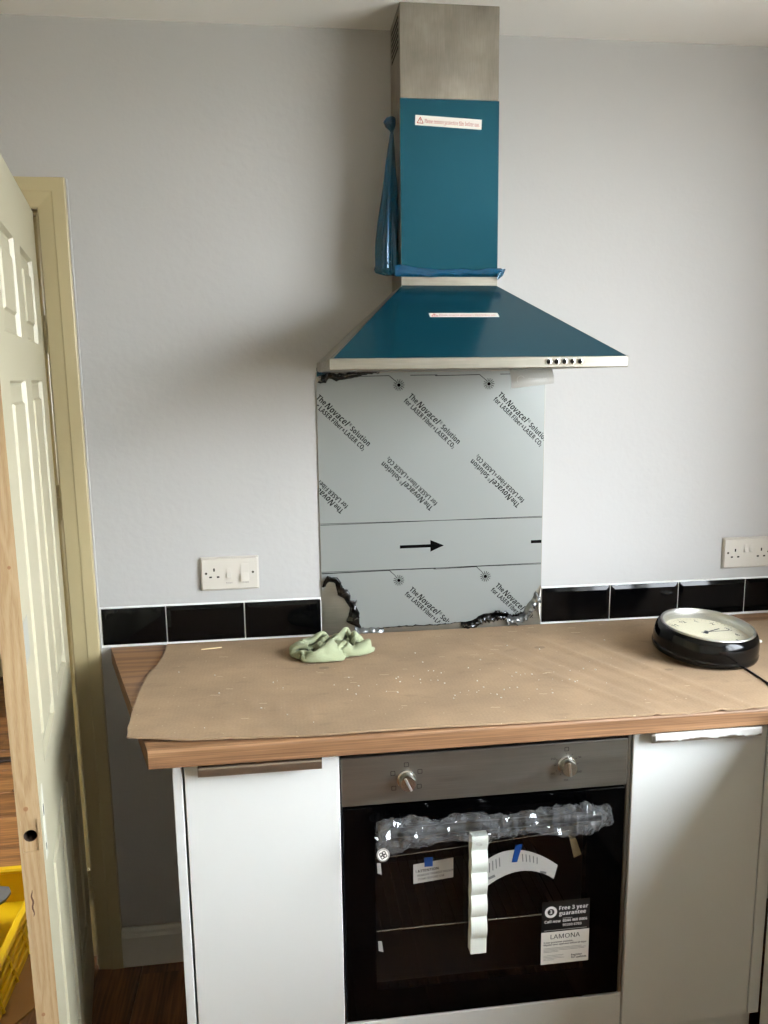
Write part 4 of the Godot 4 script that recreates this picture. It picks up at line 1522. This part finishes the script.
# ------------------------------------------------------------------ sockets
func build_sockets() -> void:
	var white := mat(Color(0.735, 0.715, 0.675), 0.35)
	var t := thing("cooker_switch", "white cooker control plate with a socket and a wide rocker switch", "socket", Vector3(-0.536, 1.1, 0))
	var x0 := -0.6085
	var y0 := 1.0570
	_plate(t, white, x0, y0)
	_pins(t, x0 + 0.034, y0 + 0.043)
	_rocker(t, white, Vector3(x0 + 0.0715, y0 + 0.045, 0.0105), Vector3(0.011, 0.025, 0.006), "small rocker switch")
	_rocker(t, white, Vector3(x0 + 0.112, y0 + 0.045, 0.0105), Vector3(0.020, 0.044, 0.008), "wide rocker switch")
	for x in [x0 + 0.0135, x0 + 0.1325]: _screw(t, x, y0 + 0.045)
	var mb := MB.new()
	var o := Vector3(0, 0, 0.0107)
	mb.flat(xf2(text2d("SOCKET", 0.0026, false, false, false), Vector2(x0 + 0.0715, y0 + 0.0185)), o, Vector3.RIGHT, Vector3.UP)
	mb.flat(xf2(text2d("COOKER", 0.0032, false, false, false), Vector2(x0 + 0.112, y0 + 0.0185)), o, Vector3.RIGHT, Vector3.UP)
	tag(part(mb, "lettering", M.grey_ink, t), "", "", "", "stuff")

	t = thing("double_socket", "white double wall socket over the tiles at the right edge", "socket", Vector3(0.9, 1.1, 0))
	x0 = 0.8255
	y0 = 1.0535
	_plate(t, white, x0, y0)
	_pins(t, x0 + 0.034, y0 + 0.040)
	_pins(t, x0 + 0.112, y0 + 0.040)
	for x in [x0 + 0.064, x0 + 0.0815]: _rocker(t, white, Vector3(x, y0 + 0.056, 0.0105), Vector3(0.010, 0.021, 0.006), "small rocker switch")
	for x in [x0 + 0.0125, x0 + 0.1335]: _screw(t, x, y0 + 0.044)

func _plate(t: Node3D, m: Material, x0: float, y0: float) -> void:
	var mb := MB.new()
	var w := 0.1465
	var h := 0.0855
	var b := 0.0035
	mb.box(x0 - 0.001, x0 + w + 0.001, y0 - 0.001, y0 + h + 0.001, 0.0, 0.0045, 0.0006)
	mb.box(x0, x0 + w, y0, y0 + h, 0.0045, 0.0105, b)
	part(mb, "face_plate", m, t)

func _pins(t: Node3D, x: float, y: float) -> void:
	for q in [[0.0, 0.011, 0.0040, 0.0085], [-0.0095, -0.008, 0.0068, 0.0042], [0.0095, -0.008, 0.0068, 0.0042]]:
		var mb := MB.new()
		mb.cbox(Vector3(x + q[0], y + q[1], 0.0103), Vector3(q[2], q[3], 0.0008), 0.0002)
		part(mb, "pin_hole", M.dark_gap, t)

func _rocker(t: Node3D, m: Material, c: Vector3, s: Vector3, label: String) -> void:
	var mb := MB.new()
	var h := s * 0.5
	mb.prism(PackedVector2Array([Vector2(c.z - 0.001, c.y - h.y), Vector2(c.z + s.z, c.y - h.y), Vector2(c.z + s.z * 0.35, c.y), Vector2(c.z + s.z * 0.15, c.y + h.y), Vector2(c.z - 0.001, c.y + h.y)]), c.x - h.x, c.x + h.x, "zy")
	part(mb, "rocker", m, t, label)

func _screw(t: Node3D, x: float, y: float) -> void:
	var mb := MB.new()
	mb.t = Transform3D(Basis(Vector3(1, 0, 0), PI / 2), Vector3(x, y, 0.0102))
	mb.lathe([Vector2(0.0032, 0.0), Vector2(0.0032, 0.0008), Vector2(0.0, 0.0008)], 16)
	part(mb, "screw", mat(Color(0.30, 0.28, 0.25), 0.4, 0.8), t)

# ------------------------------------------------------------------ on the worktop
func interp(tab: Array, x: float) -> float:
	if x <= tab[0][0]: return tab[0][1]
	for i in tab.size() - 1:
		if x <= tab[i + 1][0]:
			return lerpf(tab[i][1], tab[i + 1][1], smoothstep(0, 1, (x - tab[i][0]) / (tab[i + 1][0] - tab[i][0])))
	return tab[-1][1]

func card_y(x: float, z: float) -> float:
	var c := Vector2(x + 0.70, z - 0.56)
	var y := WT + 0.0045
	y += 0.005 * exp(-c.length_squared() / 0.006)
	y += 0.0020 * smoothstep(0.50, 0.61, z) * smoothstep(0.05, -0.35, x)
	y += 0.0012 * sin(x * 9.0 + z * 4.0) * smoothstep(0.02, 0.3, z) + 0.0012
	# creases running obliquely across the right half
	for k in 4:
		var d := (x - 0.16 - k * 0.085) * 0.86 - (z - 0.30) * (0.50 - 0.05 * k)
		y += [0.0034, -0.0028, 0.0042, 0.0030][k] * exp(-d * d / 0.00004) * smoothstep(0.02, 0.2, z)
	for k in 4:
		var d: float = (x + 0.52 - k * 0.055) - (z - 0.5) * 0.12
		y += 0.0022 * exp(-d * d / 0.000012) * smoothstep(0.30 + 0.05 * k, 0.45, z)
	return y

func build_worktop_things() -> void:
	var t := thing("cardboard_sheet", "large flattened brown cardboard sheet covering the worktop", "cardboard", Vector3(0, WT, 0.3))
	var mb := MB.new()
	var lt := [[0.0, -0.702], [0.075, -0.700], [0.157, -0.705], [0.246, -0.719], [0.363, -0.7195], [0.452, -0.7165], [0.555, -0.7105], [0.59, -0.7035]]
	var ft := [[-0.712, 0.560], [-0.70, 0.573], [-0.56, 0.588], [-0.44, 0.596], [-0.34, 0.604], [-0.18, 0.604], [0.02, 0.608], [0.22, 0.608], [0.43, 0.615], [0.60, 0.618], [1.2, 0.618]]
	var bt := [[-1.0, 0.0112], [0.70, 0.0112], [0.765, 0.062], [0.80, 0.075], [1.2, 0.085]]
	var rows := []
	var uvs := []
	var NX := 150
	var NZ := 56
	for i in NZ + 1:
		var row := []
		var ur := []
		for k in NX + 1:
			var s := i / float(NZ)
			var zr := s * 0.60
			var xl := interp(lt, zr)
			var x := lerpf(xl, 1.02, k / float(NX))
			var z := lerpf(interp(bt, x), interp(ft, x), s)
			row.append(Vector3(x, card_y(x, z), z))
			ur.append(Vector2((x + 0.75) / 1.8, z / 0.66))
		rows.append(row)
		uvs.append(ur)
	mb.sheet(rows, Vector3(0, 0.0038, 0), true, uvs)
	part(mb, "sheet", M.board, t)

	# pale crumbs of plaster on the board
	mb = MB.new()
	var rg := RandomNumberGenerator.new()
	rg.seed = 90
	for k in 80:
		var cl := rg.randi_range(0, 4)
		var c: Vector2 = [Vector2(-0.12, 0.36), Vector2(0.05, 0.45), Vector2(0.25, 0.40), Vector2(-0.4, 0.35), Vector2(0.02, 0.30)][cl]
		var p := c + Vector2(rg.randfn(0, [0.05, 0.05, 0.08, 0.14, 0.2][cl]), rg.randfn(0, [0.03, 0.02, 0.05, 0.1, 0.1][cl]))
		if p.x < -0.66 or p.y > 0.58 or p.y < 0.03: continue
		var r := rg.randf_range(0.0006, 0.0016)
		mb.t = Transform3D(Basis(Vector3(0, 1, 0), rg.randf() * TAU), Vector3(p.x, card_y(p.x, p.y) + r * 0.4, p.y))
		mb.cbox(Vector3.ZERO, Vector3(r * 2.4, r * 1.2, r * 1.6), r * 0.3)
	var crumbs := thing("plaster_crumbs", "scattered pale plaster crumbs on the cardboard", "debris", Vector3(0, WT, 0.3))
	crumbs.set_meta("kind", "stuff")
	part(mb, "crumbs", M.plaster, crumbs)
	# two sawdust crumbs on the bare worktop end
	# a pale splinter lying by the wall
	t = thing("wood_splinter", "thin pale splinter on the cardboard near the left tiles", "splinter", Vector3(-0.59, WT, 0.08))
	mb = MB.new()
	mb.tube([Vector3(-0.610, card_y(-0.61, 0.07) + 0.001, 0.072), Vector3(-0.59, card_y(-0.59, 0.07) + 0.0012, 0.069), Vector3(-0.560, card_y(-0.56, 0.06) + 0.001, 0.062)], [0.0012, 0.0018, 0.0008], 6)
	part(mb, "splinter", mat(Color(0.88, 0.80, 0.62), 0.7), t)

	build_cloth()
	build_clock()

# a square of cloth gathered into a heap: particles held by springs, pushed together from the sides, falling on the board
func gather_cloth(N: int, L: float) -> Array:
	var nf := noise(101, 9.0, 2)
	var p := PackedVector3Array()
	var d := L / (N - 1)
	for i in N:
		for k in N:
			var x := (k / float(N - 1) - 0.5) * L
			var z := (i / float(N - 1) - 0.5) * L
			p.append(Vector3(x, 0.035 + 0.03 * nf.get_noise_2d(x, z), z))
	var q := p.duplicate()
	var ca := PackedInt32Array()
	var cb := PackedInt32Array()
	var cl := PackedFloat32Array()
	var cw := PackedFloat32Array()
	for i in N:
		for k in N:
			for e in [[0, 1, 0.5], [1, 0, 0.5], [1, 1, 0.12], [1, -1, 0.12], [0, 2, 0.06], [2, 0, 0.06]]:
				var i2: int = i + e[0]
				var k2: int = k + e[1]
				if i2 < N and k2 < N and k2 >= 0:
					ca.append(i * N + k); cb.append(i2 * N + k2)
					cl.append(d * sqrt(e[0] * e[0] + e[1] * e[1])); cw.append(e[2])
	var rad := 0.0084
	for step in 132:
		var s := smoothstep(0.0, 1.0, step / 95.0)
		var rx := lerpf(0.17, 0.074, s)
		var rz := lerpf(0.17, 0.050, s)
		for i in p.size():
			var v := (p[i] - q[i]) * 0.93
			q[i] = p[i]
			p[i] += v + Vector3(0, -0.00025 if step < 105 else -0.0006, 0)
		for it in 4:
			for c in ca.size():
				var a := ca[c]
				var b := cb[c]
				var e := p[b] - p[a]
				var l := e.length()
				if l > 1e-6:
					e *= (l - cl[c]) / l * cw[c]
					p[a] += e
					p[b] -= e
		var grid := {}
		for i in p.size():
			var key := Vector3i((p[i] / rad).floor())
			if grid.has(key): grid[key].append(i)
			else: grid[key] = [i]
		for key in grid:
			for dx in [0, 1]:
				for dy in [-1, 0, 1]:
					for dz in [-1, 0, 1]:
						var k2: Vector3i = key + Vector3i(dx, dy, dz)
						if not grid.has(k2): continue
						for a in grid[key]:
							for b in grid[k2]:
								if b <= a and dx == 0: continue
								if absi(a / N - b / N) + absi(a % N - b % N) < 2: continue
								var e: Vector3 = p[b] - p[a]
								var l := e.length()
								if l < rad and l > 1e-6:
									e *= (rad - l) / l * 0.4
									p[a] -= e
									p[b] += e
		for i in p.size():
			var w := p[i]
			var m := (w.x / rx) * (w.x / rx) + (w.z / rz) * (w.z / rz)
			if m > 1.0 and step < 105:
				m = sqrt(m)
				w.x /= m
				w.z /= m
			if w.y < 0.002:
				w.y = 0.002
				w.x = lerpf(w.x, q[i].x, 0.4)
				w.z = lerpf(w.z, q[i].z, 0.4)
			p[i] = w
	var rows := []
	for i in N:
		var r := []
		for k in N: r.append(p[i * N + k])
		rows.append(r)
	return rows

func refine(rows: Array) -> Array:      # one Catmull-Rom doubling along both ways
	var pass_ := func(g: Array) -> Array:
		var o := []
		for r in g:
			var n: int = r.size()
			var x := []
			for k in n - 1:
				x.append(r[k])
				x.append((r[k] + r[k + 1]) * 0.5625 - (r[maxi(k - 1, 0)] + r[mini(k + 2, n - 1)]) * 0.0625)
			x.append(r[n - 1])
			o.append(x)
		return o
	var flip := func(g: Array) -> Array:
		var o := []
		for k in g[0].size():
			var x := []
			for i in g.size(): x.append(g[i][k])
			o.append(x)
		return o
	return flip.call(pass_.call(flip.call(pass_.call(rows))))

func build_cloth() -> void:
	var c := Vector3(-0.286, WT + 0.0075, 0.140)
	var t := thing("cleaning_cloth", "crumpled pale green cloth on the cardboard in front of the splashback", "cloth", c)
	var rows := refine(gather_cloth(38, 0.32))
	var R := rows.size()
	var C: int = rows[0].size()
	for i in R:
		for k in C: rows[i][k] = c + (rows[i][k] * Vector3(1.0, 1.3, 1.0)).rotated(Vector3.UP, 0.15)
	# thickness along the normals, so that the hem shows as an edge
	var top := []
	var low := []
	var uvs := []
	for i in R:
		var a := []
		var b := []
		var u := []
		for k in C:
			var n: Vector3 = (rows[i][mini(k + 1, C - 1)] - rows[i][maxi(k - 1, 0)]).cross(rows[mini(i + 1, R - 1)][k] - rows[maxi(i - 1, 0)][k]).normalized()
			var rim := 1.0 + 0.9 * float(mini(mini(i, R - 1 - i), mini(k, C - 1 - k)) < 3)
			a.append(rows[i][k] - n * 0.0013 * rim)
			b.append(rows[i][k] + n * 0.0013 * rim)
			u.append(Vector2(k, i) / 70.0 * 0.30)
		top.append(a); low.append(b); uvs.append(u)
	var mb := MB.new()
	mb.grid(top, false, true, true, uvs)
	mb.grid(low, false, true, false, uvs)
	for k in C - 1:
		mb.quad(top[0][k], top[0][k + 1], low[0][k + 1], low[0][k])
		mb.quad(top[R - 1][k], top[R - 1][k + 1], low[R - 1][k + 1], low[R - 1][k])
	for i in R - 1:
		mb.quad(top[i][0], top[i + 1][0], low[i + 1][0], low[i][0])
		mb.quad(top[i][C - 1], top[i + 1][C - 1], low[i + 1][C - 1], low[i][C - 1])
	part(mb, "cloth", M.cloth, t)

func build_clock() -> void:
	var t := thing("wall_clock", "round black wall clock lying face up on the cardboard", "clock", Vector3(0.628, WT, 0.268))
	# lies tipped: the far left side stands higher than the near right
	t.basis = Basis(Vector3(-0.841, 0, 0.541).normalized(), -0.0938)
	t.position = Vector3(0.6138, 0.9195 + 0.0112, 0.3013)
	var G := t.global_transform
	var mb := MB.new()
	mb.t = G
	mb.lathe([Vector2(0.0, 0.0), Vector2(0.1165, 0.0), Vector2(0.1205, 0.002), Vector2(0.1222, 0.007), Vector2(0.1222, 0.013), Vector2(0.1208, 0.0155), Vector2(0.1210, 0.019), Vector2(0.1208, 0.030), Vector2(0.1195, 0.042), Vector2(0.1165, 0.0535), Vector2(0.1120, 0.0605), Vector2(0.1085, 0.0632), Vector2(0.1060, 0.0635), Vector2(0.1050, 0.0625)], 72)
	part(mb, "case", M.black_plastic, t, "glossy black sloping case")
	mb = MB.new()
	mb.t = G
	mb.lathe([Vector2(0.1085, 0.0628), Vector2(0.1088, 0.0645), Vector2(0.1078, 0.0664), Vector2(0.1058, 0.0672), Vector2(0.1036, 0.0664), Vector2(0.1022, 0.0644), Vector2(0.0998, 0.0480), Vector2(0.0995, 0.0420)], 72)
	part(mb, "bezel", M.bezel, t, "chrome bezel")
	mb = MB.new()
	mb.t = G
	mb.lathe([Vector2(0.1000, 0.0425), Vector2(0.0, 0.0425)], 72)
	var dial := part(mb, "dial", M.clock_face, t, "cream dial")
	mb = MB.new()
	mb.t = G
	var o := Vector3(0, 0.0428, 0)
	# twelve o'clock of the dial points away to the back left
	var turn := 0.35
	var ux := Vector3(cos(turn), 0, -sin(turn))
	var uy := Vector3(-sin(turn), 0, -cos(turn))
	var up := func(mb: MB, o: Vector3, tris: PackedVector2Array) -> void:
		for i in range(0, tris.size(), 3):
			mb.tri(o + ux * tris[i].x + uy * tris[i].y, o + ux * tris[i + 1].x + uy * tris[i + 1].y, o + ux * tris[i + 2].x + uy * tris[i + 2].y, Vector3.UP)
	for k in 12:
		var a := PI / 2 - TAU * (k + 1) / 12
		up.call(mb, o, xf2(text2d(str(k + 1), 0.0125, true, false, false), Vector2.from_angle(a) * 0.074))
	for k in 60:
		var v := Vector2.from_angle(TAU * k / 60)
		up.call(mb, o, line2(v * (0.087 if k % 5 else 0.085), v * 0.0905, 0.0007 if k % 5 else 0.0016))
	part(mb, "numerals", M.black_ink, dial)
	mb = MB.new()
	mb.t = G
	o = Vector3(0, 0.0455, 0)
	up.call(mb, o, line2(Vector2.from_angle(-0.22) * -0.014, Vector2.from_angle(-0.22) * 0.074, 0.0028))
	o = Vector3(0, 0.0445, 0)
	up.call(mb, o, line2(Vector2.from_angle(0.10) * -0.012, Vector2.from_angle(0.10) * 0.052, 0.0040))
	mb.lathe([Vector2(0.005, 0.0428), Vector2(0.005, 0.047), Vector2(0.0, 0.0475)], 20)
	part(mb, "hands", M.black_ink, dial, "black hands")
	mb = MB.new()
	mb.t = G
	var rows := []
	for i in 9:
		var ring := []
		for k in 48:
			var a := TAU * k / 48
			var r := 0.1012 * i / 8.0 + 0.00001
			ring.append(Vector3(cos(a) * r, 0.0620 - 0.0035 * pow(i / 8.0, 2.0), sin(a) * r))
		rows.append(ring)
	mb.grid(rows, true, true, true)
	part(mb, "glass", M.clear_glass, t, "clear glass over the dial")
	# cord under it and a scrap of white card beside it
	var cb := thing("black_cord", "thin flat black cord running from under the clock across the cardboard", "cord", Vector3(0.655, WT, 0.45))
	mb = MB.new()
	var path := []
	for k in 12:
		var s := k / 11.0
		var x := 0.652 - 0.008 * s + 0.002 * sin(s * 4.0)
		var z := 0.36 + 0.25 * s
		path.append(Vector3(x, card_y(x, z) + 0.0024, z))
	path.append(Vector3(0.642, card_y(0.642, 0.61) - 0.002, 0.640))
	mb.tube(path, 0.0022, 8)
	part(mb, "cord", mat(Color(0.02, 0.02, 0.02), 0.45), cb)
	var sc := thing("plastic_offcut", "small white offcut lying against the right of the clock", "offcut", Vector3(0.782, WT, 0.245))
	mb = MB.new()
	var poly := PackedVector2Array()
	for k in 18:
		var a := TAU * k / 18
		poly.append(Vector2(0.782 + cos(a) * 0.020 * (1.0 + 0.15 * sin(a * 2.0)), 0.240 + sin(a) * 0.017))
	mb.prism(poly, card_y(0.78, 0.24) + 0.0002, card_y(0.78, 0.24) + 0.0035, "xz")
	part(mb, "offcut", M.sticker, sc)

# ------------------------------------------------------------------ beyond the door
func build_hall_things() -> void:
	var b := thing("cardboard_sheet", "flat brown cardboard on the hall floor under the yellow crate", "cardboard", Vector3(-1.25, 0, 0.0))
	var mb := MB.new()
	mb.prism(P2([-1.62, -0.50, -1.02, -0.42, -1.03, 0.07, -1.16, 0.26, -1.62, 0.30]), 0.0, 0.004, "xz")
	part(mb, "sheet", M.board_floor, b)
	var t := thing("plastic_crate", "bright yellow ribbed plastic crate on the hall floor behind the door", "crate", Vector3(-1.35, 0.004, -0.06))
	var x0 := -1.56
	var x1 := -1.143
	var z0 := -0.33
	var z1 := 0.20
	var H := 0.105
	mb = MB.new()
	var f := 0.006
	mb.box(x0 + 0.02, x1 - 0.02, f, f + 0.004, z0 + 0.02, z1 - 0.02)
	# leaning walls with a top flange
	var lo := [Vector3(x0 + 0.015, f, z0 + 0.015), Vector3(x1 - 0.002, f, z0 + 0.015), Vector3(x1 - 0.002, f, z1 - 0.015), Vector3(x0 + 0.015, f, z1 - 0.015)]
	var hi := [Vector3(x0, H, z0), Vector3(x1 - 0.022, H, z0), Vector3(x1 - 0.022, H, z1), Vector3(x0, H, z1)]
	for k in 4:
		var a: Vector3 = lo[k]
		var c: Vector3 = lo[(k + 1) % 4]
		var d: Vector3 = hi[(k + 1) % 4]
		var e: Vector3 = hi[k]
		var inw := (Vector3(-1.35, a.y, -0.06) - (a + c) * 0.5)
		inw.y = 0
		inw = inw.normalized() * 0.004
		mb.quad(a, c, d, e, -inw)
		mb.quad(a + inw, c + inw, d + inw, e + inw, inw)
	part(mb, "tub", M.yellow, t)
	for k in 4:
		mb = MB.new()
		var a: Vector3 = hi[k]
		var c: Vector3 = hi[(k + 1) % 4]
		var mid := (a + c) * 0.5
		var s := Vector3(absf(c.x - a.x) + 0.026, 0.016, absf(c.z - a.z) + 0.026)
		mb.cbox(Vector3(mid.x, H, mid.z), s, 0.005)
		part(mb, "rim", M.yellow, t)
	# ribs along the side that faces the doorway
	for k in 3:
		mb = MB.new()
		var y := 0.030 + k * 0.024
		var xx := lerpf(x1 - 0.002, x1 - 0.022, (y - f) / (H - f))
		mb.t = Transform3D(Basis(), Vector3(xx + 0.003, y, (z0 + z1) / 2))
		mb.cbox(Vector3.ZERO, Vector3(0.010, 0.009, 0.49), 0.003)
		part(mb, "rib", M.yellow, t)
	for k in 5:
		mb = MB.new()
		var zz := lerpf(z0 + 0.05, z1 - 0.05, k / 4.0)
		mb.tube([Vector3(x1 + 0.002, 0.012, zz), Vector3(x1 - 0.016, H - 0.012, zz)], 0.005, 6)
		part(mb, "upright_rib", M.yellow, t)
	var g := thing("grey_tool", "grey metal scraper lying across the yellow crate", "tool", Vector3(-1.30, 0.115, -0.2))
	mb = MB.new()
	mb.prism(P2([-1.40, -0.26, -1.236, -0.22, -1.222, -0.195, -1.226, -0.16, -1.25, -0.13, -1.40, -0.12]), 0.1135, 0.121, "xz")
	part(mb, "blade", M.grey_metal, g)
	mb = MB.new()
	mb.tube([Vector3(-1.385, 0.128, -0.19), Vector3(-1.50, 0.130, -0.20), Vector3(-1.60, 0.128, -0.205)], [0.010, 0.014, 0.012], 12)
	part(mb, "handle", M.black_plastic, g)
